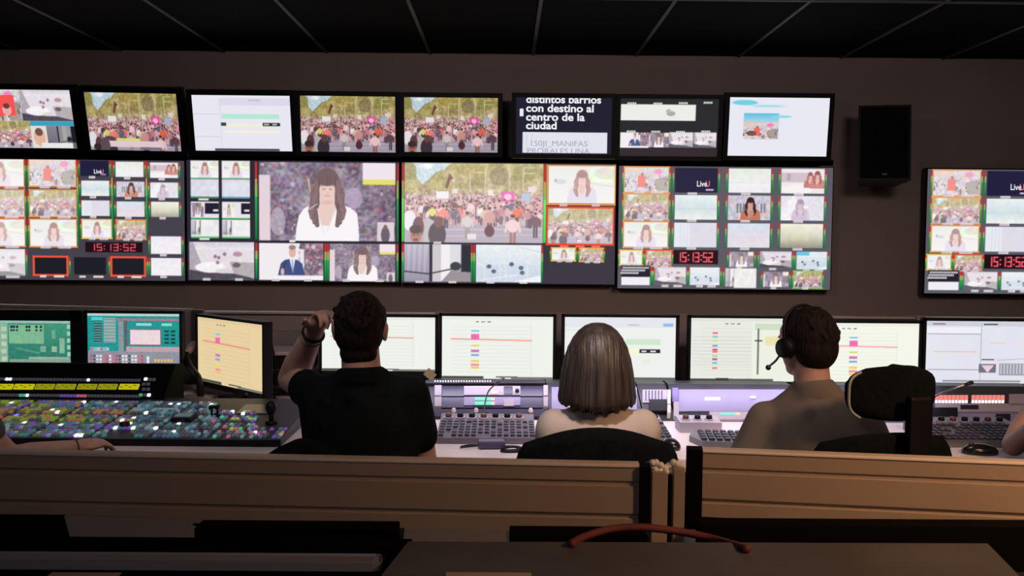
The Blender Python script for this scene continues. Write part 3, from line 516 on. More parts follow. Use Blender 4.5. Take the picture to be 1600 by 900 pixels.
def textmesh(name, body, size, m, parent, x, z, y=-.002, offset=0.0, sx=1.0, clip_top=None, clip_bot=None, align='LEFT'):
    cu = D.curves.new('text_outline', 'FONT'); cu.body = body; cu.size = size; cu.offset = offset; cu.align_x = align
    to = D.objects.new('text_outline', cu); COL.objects.link(to); bpy.context.view_layer.update()
    me = D.meshes.new_from_object(to.evaluated_get(bpy.context.evaluated_depsgraph_get())); D.objects.remove(to)
    bm = B(); bm.from_mesh(me)
    for v in bm.verts: v.co = Vector((x+v.co.x*sx, y, z+v.co.y))
    if clip_top is not None:
        bmesh.ops.bisect_plane(bm, geom=bm.verts[:]+bm.edges[:]+bm.faces[:], plane_co=(0, 0, clip_top), plane_no=(0, 0, 1), clear_outer=True)
    if clip_bot is not None:
        bmesh.ops.bisect_plane(bm, geom=bm.verts[:]+bm.edges[:]+bm.faces[:], plane_co=(0, 0, clip_bot), plane_no=(0, 0, -1), clear_outer=True)
    for f in bm.faces:
        if f.normal.y > 0: f.normal_flip()
    me2 = D.meshes.new(name); bm.to_mesh(me2); bm.free(); return link(name, me2, m, parent)
txw = mat('lit_white_letters', (.02, .02, .02), .5, emis=(.86, .87, .92), es=1.0); txg = mat('lit_grey_letters', (.02, .02, .02), .5, emis=(.36, .36, .44), es=1.0)
def u5(x): return (x/155-.5)*w5
def v5(y): return (.5-y/90)*h5
for k, (tx, yb) in enumerate((('distintos barrios', 8.5), ('con destino al', 22.5), ('centro de la', 36.5), ('ciudad', 50))):
    textmesh('headline_text', tx, h5*.185, txw, t5, u5(16), v5(yb), offset=.0016, sx=1.16 if k else 1.10, clip_top=v5(.6))
textmesh('note_text', '150JI_MANIFAS', h5*.135, txg, t5, u5(22), v5(77), sx=1.18)
textmesh('note_text', 'PRORALES UNA', h5*.135, txg, t5, u5(18), v5(89), sx=1.18, clip_bot=v5(88))

txp = mat('lit_pink_letters', (.02, .02, .02), .5, emis=(.85, .22, .26), es=1.0)
for (t_, w_, h_), cx, cy, hh, (X0, X1, Y0, Y1) in ((sc_a, 148, 272, 7.5, (-47, 290, 251, 439)), (sc_b, 1088, 291, 10, (966, 1302, 260, 452)), (sc_c, 1088, 291, 10, (966, 1302, 260, 452))):
    sx_ = w_/(X1-X0); lx = ((cx-X0)/(X1-X0)-.5)*w_; lz = (.5-(cy-Y0)/(Y1-Y0))*h_; sz = hh*sx_*1.25
    textmesh('logo_text', 'Live', sz, txw, t_, lx, lz, offset=.0006, sx=.82); textmesh('logo_text', 'U', sz, txp, t_, lx+hh*sx_*1.38, lz, offset=.0006, sx=.82)
# dark shelf rail that carries the top row
b = B(); bxx(b, P(-60, 240, 6.38).x, P(1306, 240, 6.38).x, 6.425, 6.449, P(640, 251, 6.38).z, P(640, 243, 6.38).z)
for k in range(9): bxx(b, P(-20+160*k, 240, 6.38).x, P(-8+160*k, 240, 6.38).x, 6.43, 6.449, P(640, 243, 6.38).z, P(640, 170, 6.38).z)
solo('mounting_rail', b, matte, 'dark mounting rail on the wall between the top row screens and the large screens', 'rail')

# ------------------------------------------------------------------ speaker
sp = thing('wall_speaker', 'black loudspeaker hung on the wall right of the screens', 'speaker')
b = B(); loft(b, [[Vector((x*s, y, z)) for x, y in ((-.155, .0), (.155, 0), (.11, .25), (-.11, .25))] for z, s in ((-.237, 1), (-.232, 1.01), (.232, 1.01), (.237, 1))]); obj('cabinet', b, black, sp)
b = B(); box(b, (0, -.006, 0), (.285, .014, .445), bev=.006); obj('grille', b, cloth_black, sp)
b = B(); box(b, (0, -.015, -.2), (.03, .004, .012)); obj('badge', b, dgrey, sp)
b = B(); box(b, (.03, .14, .247), (.05, .12, .025), bev=.01); box(b, (.03, .26, .18), (.05, .03, .2)); box(b, (.0, .33, .15), (.05, .22, .04)); box(b, (.03, .44, .15), (.14, .04, .2)); obj('wall_bracket', b, black, sp)
sp.location = P(1382, 223, 6.0); sp.rotation_euler = (math.radians(-6), 0, math.radians(-12))

# ------------------------------------------------------------------ desk, desk screen
YM = 4.5
desk = thing('control_desk', 'long pale desk carrying all the consoles and monitors', 'desk', (0, 4.0, 0))
pale = mat('pale_desk_laminate', (.80, .70, .73), .45, var=.04)
b = B(); bxx(b, -3.1, 3.1, 3.25, 4.82, .715, .75, bev=.006); obj('desktop', b, pale, desk)
b = B(); bxx(b, -3.1, 3.1, 4.70, 4.74, .0, .712); obj('modesty_panel', b, dgrey, desk)
for x in (-3.0, -1.5, 0, 1.5, 3.0):
    b = B(); bxx(b, x-.03, x+.03, 3.45, 4.70, .0, .713); obj('leg', b, dgrey, desk)
scr = thing('desk_screen', 'low slatted panel with pale top rail behind the desk monitors', 'panel', (0, 4.88, .75))
pm = mat('brown_grey_panel', (.26, .205, .21), .7, var=.06, scale=3)
b = B(); xl = P(300, 487, 4.86).x
zt = P(790, 490, 4.86).z
bxx(b, xl, 3.1, 4.86, 4.90, .0, zt-.10)
bxx(b, xl, 3.1, 4.87, 4.90, zt-.095, zt-.012)
obj('panel', b, pm, scr)
b = B(); bxx(b, xl, 3.1, 4.85, 4.91, zt-.012, zt, bev=.003); bxx(b, xl, 3.1, 4.852, 4.862, P(790, 549, 4.86).z-.003, P(790, 549, 4.86).z+.003)
obj('top_rail', b, mat('pale_rail', (.42, .36, .36), .4, .3), scr)
for px in (309, 687, 876, 1068, 1438):
    b = B(); x = P(px, 500, 4.84).x; wd = .028 if px == 309 else .022; bxx(b, x-wd, x+wd, 4.83, 4.87, .75, zt+.008, bev=.003); obj('post', b, dgrey if px == 309 else pm, scr)
sc2 = thing('desk_screen', 'low angled panel with top rail behind the two green console monitors', 'panel', (-2, 4.9, .75))
b = B(); A = P(-60, 471.5, 5.12); Bp = P(297, 483, 4.87); n = (Bp-A); n.z = 0; n = n.normalized().cross(Vector((0, 0, 1)))*-.04
prism(b, [(A.x, A.y, 0), (Bp.x, Bp.y, 0), (Bp.x, Bp.y, Bp.z-.012), (A.x, A.y, Bp.z-.012)], n); obj('panel', b, pm, sc2)
b = B(); prism(b, [(A.x, A.y, Bp.z-.012), (Bp.x, Bp.y, Bp.z-.012), (Bp.x, Bp.y, Bp.z), (A.x, A.y, Bp.z)], n*1.2); obj('top_rail', b, MATS['pale_rail'], sc2)

# ------------------------------------------------------------------ desk monitors
gmn = 'flat monitors standing along the back of the desk'
def monitor(label, cv, c, w_, h, yawd=0, tilt=0, bez=.014, group=gmn, extra=None, chin=.02, spin=0, armz=None):
    t = thing('computer_monitor', label, 'monitor', (0, 0, 0), group)
    b = B(); zc = -(chin-bez)/2
    box(b, (0, .022, zc), (w_+2*bez, .036, h+bez+chin), bev=.005); box(b, (0, .05, 0), (w_*.6, .03, h*.55), bev=.012); obj('housing', b, black, t)
    b = B()
    for s in (-1, 1): box(b, (s*(w_/2+bez/2), -.001, zc), (bez, .012, h+bez+chin), bev=.002)
    box(b, (0, -.001, h/2+bez/2), (w_+2*bez, .012, bez), bev=.002); box(b, (0, -.001, -h/2-chin/2), (w_+2*bez, .012, chin), bev=.002); obj('bezel', b, dgrey if extra == 'grey' else black, t)
    display('display', cv, w_, h, t, y=0.0)
    b = B(); box(b, (.16 if yawd else 0, -.008, -h/2-chin/2), (.02, .002, .008)); obj('badge', b, mgrey, t)
    zd = .7505-c.z
    b = B(); R = Euler((math.radians(-tilt), 0, 0)).to_matrix().inverted()
    bs = R @ Vector((0, .09, zd+.006)); cyl(b, R @ Vector((0, .08, -.02)), R @ Vector((0, .09, zd+.01)), .022, .022); box(b, R @ Vector((0, .06, -.02)), (.10, .07, .1), R); obj('stand_neck', b, black, t)
    b = B(); box(b, bs, (.24, .17, .012), R, bev=.004); obj('stand_base', b, black, t)
    t.location = c; t.rotation_euler = (math.radians(-tilt), math.radians(spin), math.radians(yawd)); return t
def mon(label, cv, x0, x1, y0, y1, Y=YM, **k):
    c = P((x0+x1)/2, (y0+y1)/2, Y); return monitor(label, cv, c, (P(x1, y0, Y)-P(x0, y0, Y)).x, (P(x0, y0, Y)-P(x0, y1, Y)).z, **k)
mon('monitor with green console page in a thick black frame at the left edge', cv_m0(), -22, 111, 501, 571, 4.45, bez=.05, chin=.03)
mon('monitor with turquoise and red button page, above the yellow lit key bank', cv_m1(), 137, 281, 490, 577.5, 4.45, bez=.014)
mon('monitor mostly hidden behind the head of the man in black, sticky note on its corner', rundown(), 503, 680, 495.5, 579.5, YM, chin=.035)
mon('monitor between the man in black and the long haired person, coloured marks and red line', rundown(), 690.5, 864, 494.5, 592, YM)
mon('monitor directly behind the long haired head, black tag in its window', cv_m5(), 882, 1055.5, 496, 594, YM)
mon('monitor left of the headset wearer, rows of small coloured tags in two windows', cv_m6(), 1079, 1255, 497.5, 596, YM)
mon('monitor between the headset wearer and the high chair headrest, pale with a red line', rundown((244, 246, 234), (250, 130, 140), cx=66), 1262, 1435, 505, 602, YM)
mon('bluish monitor at the right edge with grey windows and a small picture', cv_m8(), 1446, 1622, 502, 599, YM)
# turned monitor: left edge far, right edge near
A = P(309.5, 545, 4.52); Bq = P(411.5, 561, 4.12); dv = Bq-A; dv.z = 0
m2 = monitor('turned monitor with yellowish page at the left of the man in black', rundown((232, 208, 162), (240, 110, 90), cx=50), (A+Bq)/2, dv.length, .30, yawd=math.degrees(math.atan2(dv.y, dv.x)), chin=.025, bez=.013)
b = B(); c = P(672, 585, YM-.0085); box(b, c, (.05, .003, .04), Euler((0, .7, 0)).to_matrix()); solo('sticky_note', b, mat('yellow_paper', (.55, .46, .27), .8), 'small yellow sticky note on the lower corner of a monitor', 'note')
# ------------------------------------------------------------------ video switcher (left)
sw = thing('video_switcher', 'wide production switcher covered with lit coloured keys, left on the desk', 'switcher', (-1.6, 3.7, .75))
XR = -.80; XL = -2.35
pa = Vector((0, 3.40, .772)); pb = Vector((0, 3.95, .815)); pd = (pb-pa).normalized(); pn = Vector((1, 0, 0)).cross(pd).normalized()
grp = mat('switcher_panel', (.035, .032, .055), .5, .0, var=.1)
b = B(); prism(b, [(XL, 3.395, .7505), (XL, 4.0, .7505), (XL, 4.0, .819), (XL, 3.95, .815), (XL, 3.40, .772)], (XR-XL, 0, 0)); obj('panel', b, grp, sw)
b = B(); prism(b, [(XL, 3.385, .7505), (XL, 3.395, .7505), (XL, 3.402, .775), (XL, 3.388, .775)], (XR-XL+.004, 0, 0)); obj('front_edge', b, black, sw)
b = B(); prism(b, [(XL, 3.97, .752), (XL, 4.22, .752), (XL, 4.22, .935), (XL, 4.12, .945), (XL, 3.985, .835), (XL, 3.97, .818)], (P(266, 610, 4.05).x-XL, 0, 0))
bb_pts = [(0, 3.97, .752), (0, 4.22, .752), (0, 4.22, .925), (0, 4.12, .935), (0, 3.985, .828)]
obj('key_bank', b, matte, sw)
q0 = Vector((0, 3.985, .835)); q1 = Vector((0, 4.12, .945)); qd = (q1-q0).normalized(); qn = Vector((1, 0, 0)).cross(qd).normalized()
RP = Matrix((Vector((1, 0, 0)), pd, pn)).transposed(); RQ = Matrix((Vector((1, 0, 0)), qd, qn)).transposed()
disp_y = mat('yellow_key_display', (.01, .01, .002), .4, emis=(.50, .47, .004), es=1.0)
disp_y2 = mat('yellow_key_display_dim', (.05, .05, .01), .4, emis=(.26, .26, .006), es=1.0)
for xa, xb in ((-42, -12), (-9, 20), (23, 53), (56, 85), (88, 118), (122, 151), (154, 183), (187, 217)):
    b = B(); a_ = PP((xa+xb)/2, 605, q0, qn); box(b, a_+qn*.003, ((xb-xa)/1500*4.05, .027, .006), RQ); d_ = obj('key_display', b, disp_y if xa % 2 else disp_y2, sw)
    b = B(); [box(b, a_+qn*.0065+Vector((-.03+.018*k, 0, 0))+qd*(.004 if k % 2 else -.005), (.012, .004, .001), RQ) for k in range(4)]; obj('key_caption', b, mat('dark_lit_caption', (.02, .02, .01), .5, emis=(.10, .11, .01), es=1), d_)
EM = {}
def keymat(n, base, e, s=1.0): EM[n] = mat('key_'+n, tuple(v*.35 for v in base), .4, emis=e, es=s*(1 if n in ('white', 'violet') else .65)); return EM[n]
keymat('grey', (.30, .30, .34), (.035, .038, .05)); keymat('lime', (.3, .35, .1), (.17, .28, .03)); keymat('olive', (.25, .28, .15), (.075, .10, .03)); keymat('orange', (.4, .2, .1), (.33, .13, .07)); keymat('purple', (.2, .1, .3), (.14, .07, .34)); keymat('blue', (.1, .2, .3), (.05, .12, .19)); keymat('teal', (.1, .3, .3), (.04, .17, .17)); keymat('white', (.8, .8, .8), (.92, 1.0, 1.05), 1.0); keymat('violet', (.3, .2, .8), (.30, .2, 1.3), 1.0); keymat('green', (.1, .5, .3), (.08, .5, .26)); keymat('pink', (.6, .2, .3), (.50, .12, .20)); keymat('yellow', (.5, .5, .2), (.42, .44, .08)); keymat('ice', (.4, .5, .55), (.16, .24, .28))
kb = B(); box(kb, (0, 0, .004), (.0115, .019, .009), bev=.002); kme = D.meshes.new('key'); kb.to_mesh(kme); kb.free()
KM = {}
for n, m in EM.items(): q = kme.copy(); q.materials.append(m); KM[n] = q
def keyat(p, R, n, parent, sx=1.0, name='key'):
    o = D.objects.new(name, KM[n]); COL.objects.link(o); o.parent = parent; o.location = p-rootloc(parent); o.rotation_euler = R.to_euler(); o.scale = (sx, 1, 1); return o
rr = random.Random(5)
rows = [(3.43, 0), (3.457, 0), (3.484, 1), (3.53, 2), (3.557, 3), (3.584, 3), (3.635, 4), (3.662, 5), (3.689, 6), (3.745, 7), (3.772, 7), (3.80, 8), (3.85, 8), (3.877, 9), (3.904, 10)]
keys = []
for y, r in rows:
    z = pa.z+(y-pa.y)*(pb.z-pa.z)/(pb.y-pa.y)
    for k in range(int((XR-XL)/.0165)):
        x = XL+.02+k*.0165
        if k % 13 == 12: continue
        px = 790+x/y*1500
        if px < -8: continue
        if px > 340 and r > 7: continue                       # plain plate at the far right
        if 165 < px < 205 and r < 2: continue
        if px > 400 and r > 2: continue
        if px > 300 and (k+r) % 5 == 0: continue
        if r in (4, 7) and px < 210: f = rr.choice(['olive', 'lime', 'orange', 'grey', 'orange'])
        elif r >= 8 and px < 130: f = rr.choice(['lime', 'lime', 'olive', 'olive', 'purple'] if px < 70 else ['purple', 'orange', 'olive', 'teal', 'blue'])
        elif r in (5, 6) and px < 130: f = rr.choice(['olive', 'lime', 'violet' if px < 35 else 'orange', 'orange', 'grey'])
        elif px < 210: f = rr.choice(['blue', 'teal', 'grey', 'olive', 'purple', 'ice', 'grey'])
        elif px < 330: f = rr.choice(['blue', 'ice', 'grey', 'teal', 'ice', 'blue', 'grey', 'grey'])
        else: f = rr.choice(['green', 'purple', 'grey', 'ice', 'grey', 'blue', 'grey', 'grey', 'yellow', 'pink', 'grey', 'blue'])
        if rr.random() < .012+.022*(px > 150): f = 'white'
        keys.append((Vector((x, y, z)), f))
keys.sort(key=lambda t: (t[0]-CAM).length)
for p, f in keys[:100]: keyat(p, RP, f, sw)
bm_by = {}
for p, f in keys[100:]:
    b = bm_by.setdefault(f, B()); box(b, p+pn*.004, (.0115, .019, .009), RP)
rest = B(); mi = []; mats_l = []
me = D.meshes.new('key_field'); tot = B()
for f, b in bm_by.items():
    mats_l.append(EM[f]); tmp = D.meshes.new('t'); b.to_mesh(tmp); b.free(); n0 = len(tot.faces); tot.from_mesh(tmp); tot.faces.ensure_lookup_table()
    for fc in tot.faces[n0:]: fc.material_index = len(mats_l)-1
kf = obj('key_field', tot, None, sw); kf['kind'] = 'stuff'
for m in mats_l: kf.data.materials.append(m)
# keys of the upper bank
tot = B(); mats_l = ['grey', 'white', 'purple', 'pink', 'green', 'ice']; 
for py, yy in ((593, 0), (618, 1)):
    for k in range(44):
        px = -10+k*5.3
        if px > 218: break
        a_ = PP(px, py+px*.010, q0, qn); f = 'grey'
        if py == 618 and 28 < px < 42: f = 'green'
        elif (py == 618 and abs(px-44) < 3) or (py == 593 and (abs(px-138) < 3 or abs(px-15) < 4)): f = 'white'
        elif py == 618 and 95 < px < 118: f = 'purple'
        elif py == 618 and 120 < px < 135: f = 'pink'
        n0 = len(tot.faces); box(tot, a_+qn*.003, (.0105, .011, .007), RQ); tot.faces.ensure_lookup_table()
        for fc in tot.faces[n0:]: fc.material_index = mats_l.index(f)
for px, py, f in ((228, 593, 'white'), (235, 594, 'grey'), (241, 594, 'grey'), (225, 601, 'grey'), (232, 601, 'grey'), (225, 609, 'grey'), (232, 609, 'grey'), (220, 618, 'green'), (227, 618, 'grey'), (233, 618, 'white')):
    n0 = len(tot.faces); box(tot, PP(px, py, q0, qn)+qn*.003, (.013, .012, .007), RQ); tot.faces.ensure_lookup_table()
    for fc in tot.faces[n0:]: fc.material_index = mats_l.index(f)
o = obj('bank_keys', tot, None, sw); o['kind'] = 'stuff'
for f in mats_l: o.data.materials.append(EM[f])
# joystick, fader levers
def onp(px, py): return PP(px, py, pa, pn)
b = B(); p = onp(424, 662); cyl(b, p, p+pn*.012, .024, .02); cyl(b, p+pn*.01, p+pn*.05, .009, .011); j = obj('joystick', b, black, sw, True)
b = B(); sph(b, p+pn*.063, (.021, .021, .026)); obj('joystick_knob', b, black, j, True)
for px, py in ((331, 652), (340, 651)):
    b = B(); p = onp(px, py); box(b, p+pn*.003, (.006, .1, .004), RP); cyl(b, p+pn*.002, p+pn*.035, .004); box(b, p+pn*.04, (.016, .03, .014), RP, bev=.003); obj('fader_lever', b, black, sw)
b = B(); p = onp(288, 658); box(b, p+pn*.012, (.075, .09, .022), RP, bev=.004); o = obj('small_display', b, black, sw)
b = B(); box(b, p+pn*.0245, (.06, .05, .003), RP); obj('display_glass', b, mat('dim_lit_glass', (.1, .12, .12), .3, emis=(.05, .07, .08), es=1), o)
b = B(); p = onp(195, 668); cyl(b, p, p+pn*.02, .02, .018); obj('track_ball', b, black, sw, True)
b = B(); p = onp(402, 640); box(b, p+pn*.002, (.13, .14, .004), RP); obj('blank_plate', b, mat('violet_grey_plate', (.06, .048, .085), .3, .2), sw)

# ------------------------------------------------------------------ rack boxes under the monitors
vio = mat('pale_violet_panel', (.30, .27, .50), .4, var=.04); viod = mat('dark_violet_panel', (.022, .016, .055), .35, var=.1); wht = mat('white_panel', (.45, .41, .50), .45)
grn = mat('green_level_bar', (.01, .06, .04), .4, emis=(.12, .80, .50), es=1.0); orr = mat('orange_level_bar', (.1, .05, .04), .4, emis=(.95, .60, .50), es=1.0); redl = mat('red_lit_key', (.1, .02, .02), .4, emis=(.85, .22, .20), es=1.0)
ra = Vector((0, 3.93, .7505)); rb_ = Vector((0, 4.20, .865)); rd = (rb_-ra).normalized(); rn = Vector((1, 0, 0)).cross(rd).normalized(); RR = Matrix((Vector((1, 0, 0)), rd, rn)).transposed()
def rq(bm, x0, x1, y0, y1, h, q=ra, n=rn, off=0.0):
    """a slab on the slanted front, given by its picture corners, h metres proud"""
    prism(bm, [PP(x0, y0, q, n)+n*off, PP(x1, y0, q, n)+n*off, PP(x1, y1, q, n)+n*off, PP(x0, y1, q, n)+n*off], n*h)
def rack(label, px0, px1, m=dgrey, cat='rack unit'):
    t = thing('equipment_rack', label, cat, ((px0+px1)/2/1500*4-2.1, 4.1, .7505), 'slanted equipment racks under the monitors')
    x0 = P(px0, 630, 4.05).x; x1 = P(px1, 630, 4.05).x
    b = B(); prism(b, [(x0, 3.93, .7505), (x0, 4.30, .7505), (x0, 4.30, .865), (x0, 4.20, .865)], (x1-x0, 0, 0)); obj('housing', b, m, t); return t
def part(name, parent, m, slabs, h=.004, off=0.0, q=ra, n=rn, label=None):
    b = B()
    for s in slabs: rq(b, *s, h, q, n, off)
    return obj(name, b, m, parent, label=label)
r1 = rack('slanted rack with green level bars under a strip of tiny white lamps', 664, 852, dgrey)
u = part('rack_unit', r1, viod, [(691, 848, 606, 622)], .010)
part('handle', u, wht, [(679, 690, 606, 622)], .014); part('handle', u, wht, [(849, 856, 606, 622)], .014); part('faceplate', u, wht, [(725, 813, 607, 621)], .003, .010); part('small_screen', u, viod, [(787, 801, 608, 620)], .002, .013); part('level_bar', u, orr, [(768, 778, 614, 620)], .001, .014)
b = B(); p = PP(808, 616, ra, rn)+rn*.013; cyl(b, p, p+rn*.012, .009, .008); obj('dial', b, viod, u, True)
u = part('rack_unit', r1, viod, [(691, 848, 624, 640)], .010)
part('handle', u, wht, [(679, 690, 624, 639)], .014); part('handle', u, wht, [(849, 856, 624, 639)], .014); part('faceplate', u, vio, [(725, 813, 624, 637)], .003, .010); part('level_bar', u, grn, [(742, 768, 625, 630), (742, 768, 632, 637)], .001, .014); part('level_bar', u, orr, [(768, 773, 626, 630), (768, 773, 632, 637)], .001, .014); part('small_screen', u, wht, [(787, 803, 628, 639)], .002, .013)
part('shelf', r1, viod, [(679, 852, 643, 654)], .012)
for px in (709, 744, 829):
    b = B(); p = PP(px, 648, ra, rn)+rn*.012; cyl(b, p, p+rn*.012, .011, .009); sph(b, p+rn*.012, .009); obj('knob', b, white_p, r1, True)
for k in range(22):
    b = B(); sph(b, PP(680+k*4.1, 600.5, ra, rn)+rn*.016, .0035, seg=8, rings=6); obj('lamp', b, led_w, r1)
part('lamp_rail', r1, dgrey, [(665, 852, 598, 603)], .014)
r2 = rack('slanted rack running behind the long haired person', 856, 1000); part('faceplate', r2, vio, [(862, 995, 606, 650)], .004)
r3 = rack('slanted grey rack with white cables, just right of the long haired person', 1002, 1048); part('faceplate', r3, wht, [(1004, 1042, 610, 630)], .004); part('vent', r3, viod, [(1008+k*5, 1010+k*5, 612, 627) for k in range(6)], .002, .004); part('black_box', r3, black, [(1014, 1042, 630, 648)], .02); part('white_box', r3, white_p, [(1042, 1047, 618, 640), (1042, 1047, 642, 654)], .03)
r4 = rack('slanted pale violet rack with one dark display, left of the headset wearer', 1052, 1250); part('faceplate', r4, vio, [(1060, 1250, 610, 644)], .005); part('side_rail', r4, mat('blue_violet_plastic', (.17, .12, .42), .4), [(1050, 1059, 612, 634)], .02); part('side_rail', r4, wht, [(1052, 1060, 634, 656)], .02)
part('label_plate', r4, led_w, [(1101, 1125, 623, 627)], .002, .005); b = B(); sph(b, PP(1176, 623, ra, rn)+rn*.008, (.014, .01, .006)); obj('lamp', b, led_w, r4, True)
part('small_screen', r4, black, [(1073, 1108, 646, 660)], .012); part('faceplate', r4, wht, [(1108, 1200, 646, 658)], .010); part('level_bar', r4, mat('teal_level_bar', (.1, .3, .3), .4, emis=(.14, .48, .42), es=1), [(1125, 1149, 648, 652)], .001, .010); part('level_bar', r4, orr, [(1149, 1156, 648, 652)], .001, .010)
r5 = rack('slanted rack with two rows of red lit keys, at the right edge', 1310, 1640)
for x0_, x1_ in ((1461, 1513), (1518, 1574)):
    part('key_strip', r5, redl, [(x0_+k*6.5, x0_+k*6.5+5.6, 619, 625) for k in range(int((x1_-x0_)/6.5))], .006); part('key_strip', r5, led_w, [(x0_+k*5.2, x0_+k*5.2+3.8, 627, 630) for k in range(int((x1_-x0_)/5.2))], .006)
part('faceplate', r5, wht, [(1461, 1600, 633, 645)], .008); part('small_screen', r5, viod, [(1500, 1528, 636, 642)], .003, .008); part('faceplate', r5, vio, [(1496, 1600, 648, 663)], .008); part('small_screen', r5, viod, [(1555, 1578, 650, 660)], .003, .008); part('black_box', r5, black, [(1455, 1494, 646, 664)], .03); part('faceplate', r5, wht, [(1576, 1600, 618, 636)], .008)

# control panels lying in front of the racks
ca = Vector((0, 3.46, .772)); cb = Vector((0, 3.80, .800)); cdn = (cb-ca).normalized(); cn = Vector((1, 0, 0)).cross(cdn).normalized(); RC = Matrix((Vector((1, 0, 0)), cdn, cn)).transposed()
def cpanel(label, px0, px1, nk, big=True, m=dgrey, ya=3.46):
    t = thing('intercom_panel', label, 'control panel', ((px0+px1-1580)/2/1500*3.6, 3.6, .7505), 'key panels lying on the desk')
    x0 = (px0-790)/1500*3.6; x1 = (px1-790)/1500*3.6
    za = ca.z+(ya-3.46)*(.028/.34)
    b = B(); prism(b, [(x0, ya, .7505), (x0, 3.80, .7505), (x0, 3.80, .800), (x0, ya, za)], (x1-x0, 0, 0)); obj('housing', b, m, t)
    n_ = int((x1-x0)/.046)
    b = B()
    for k in range(n_):
        p = Vector((x0+.03+k*.046, 3.735, ca.z+(.275)*(.028/.34))); cyl(b, p, p+cn*.004, .019, .019, 14)
    o = obj('dial_row', b, wht, t); o['kind'] = 'stuff'
    for k in range(n_):
        b = B(); p = Vector((x0+.03+k*.046, 3.735, ca.z+(.275)*(.028/.34)))+cn*.004; cyl(b, p, p+cn*.014, .013, .011, 12); obj('dial', b, black if (k*7) % 3 else mat('red_brown_knob', (.15, .05, .05), .5), t, True)
    b = B(); r_ = random.Random(px0)
    for rr_ in range(nk):
        y = 3.675-rr_*.036
        if y < ya+.02: break
        z = ca.z+(y-3.46)*(.028/.34)
        for k in range(int((x1-x0)/.024)):
            if r_.random() < .12: continue
            box(b, Vector((x0+.016+k*.024, y, z))+cn*.003, (.017, .022, .008), RC)
    o = obj('key_rows', b, mat('grey_violet_keys', (.045, .038, .065), .45, var=.3, scale=40), t); o['kind'] = 'stuff'; return t
cpanel('long key panel with round dials before the rack with green level bars', 686, 838, 6, m=mat('violet_grey_metal', (.15, .13, .17), .45, .2))
cpanel('key panel beside the right shoulder of the long haired person', 985, 1046, 6, m=mgrey)
cpanel('short key panel with six round dials, left of the headset wearer', 1074, 1142, 0, m=wht, ya=3.69)
t = cpanel('key panel by the forearm at the right edge', 1455, 1620, 6, m=mgrey)
# angled keypad in front of the headset wearer
t = thing('keypad', 'small angled grey keypad beside the headset wearer\'s elbow', 'keypad')
b = B(); prism(b, [(-.12, .0, 0), (-.08, -.10, 0), (.12, -.10, 0), (.14, .10, 0), (-.10, .10, 0)], (0, 0, .022)); obj('housing', b, mgrey, t)
b = B()
for r_ in range(4):
    for k in range(7-r_//3): box(b, (-.072+k*.028+.006*(3-r_)*0, .07-r_*.045, .026), (.02, .028, .01), bev=.002)
obj('keys', b, MATS['grey_violet_keys'], t)
t.location = P(1128, 691, 3.52); t.location.z = .7505; t.rotation_euler = (0, 0, math.radians(-6))

# ------------------------------------------------------------------ small things on the desk
def mouse(label, px, py, Y, rot, s=1.0):
    t = thing('computer_mouse', label, 'mouse', group='black mice on the desk'); b = B(); sph(b, (0, 0, .008), (.032*s, .055*s, .028)); bmesh.ops.bisect_plane(b, geom=b.verts[:]+b.edges[:]+b.faces[:], plane_co=(0, 0, 0.0), plane_no=(0, 0, -1), clear_outer=True)
    bmesh.ops.holes_fill(b, edges=[e for e in b.edges if e.is_boundary]); obj('shell', b, mat('glossy_black', (.015, .013, .015), .2), t, True)
    b = B(); cyl(b, (-.004, .03, .033), (.004, .03, .033), .009); obj('wheel', b, dgrey, t, True)
    p = P(px, py, Y); t.location = (p.x, p.y, .7505); t.rotation_euler = (0, 0, rot)
mouse('black mouse beside the right elbow of the long haired person', 1048, 696, 3.42, .2)
mouse('glossy black mouse left of the bare forearm at the right edge', 1531, 706, 3.36, 1.45, 1.15)
t = thing('pouch', 'small dark violet pouch with a cord loop on the desk', 'pouch'); p = P(768, 700, 3.40)
b = B(); box(b, (0, 0, .014), (.095, .06, .027), bev=.008); obj('body', b, mat('violet_black_leather', (.075, .055, .13), .4), t)
b = B(); tube(b, [(-.045, 0, .01), (-.08, .012, .008), (-.105, .008, .005), (-.108, -.006, .005), (-.08, -.012, .008), (-.045, -.004, .01)], .003); obj('cord_loop', b, black, t, True); t.location = (p.x, p.y, .7505); t.rotation_euler = (0, 0, .1)
b = B(); p = P(800, 704, 3.37); z = .756
tube(b, [p+Vector(v) for v in ((-.03, .03, 0), (0, .035, 0), (.03, .02, 0), (.02, -.02, 0), (-.02, -.03, 0), (-.035, -.01, 0), (0, .01, .004), (.035, 0, 0), (.05, -.02, 0), (.02, -.045, 0), (-.02, -.05, 0), (-.04, -.04, 0))], .0042)
bmesh.ops.translate(b, verts=b.verts, vec=(0, 0, z-p.z-.001)); solo('cable', b, black, 'tangled black cable beside the violet pouch', 'cable', smooth=True)
t = thing('gooseneck_microphone', 'thin dark gooseneck microphone rising in front of the monitor with the red line', 'microphone', P(757, 650, 3.9)); 
b = B(); p0 = P(757, 655, 3.92); p0.z = .775; tube(b, [p0, P(757, 635, 3.95), P(763, 612, 4.0), P(776, 599, 4.0)], .003); obj('stem', b, dgrey, t, True)
b = B(); cap(b, P(776, 599, 4.0), P(786, 591, 4.0), .006, .008); obj('microphone_head', b, mgrey, t, True)
b = B(); cyl(b, (p0.x, p0.y, .7505), (p0.x, p0.y, .785), .022, .012); obj('base', b, black, t, True)
t = thing('gooseneck_microphone', 'silver gooseneck microphone right of the high chair headrest', 'microphone', P(1456, 640, 3.9))
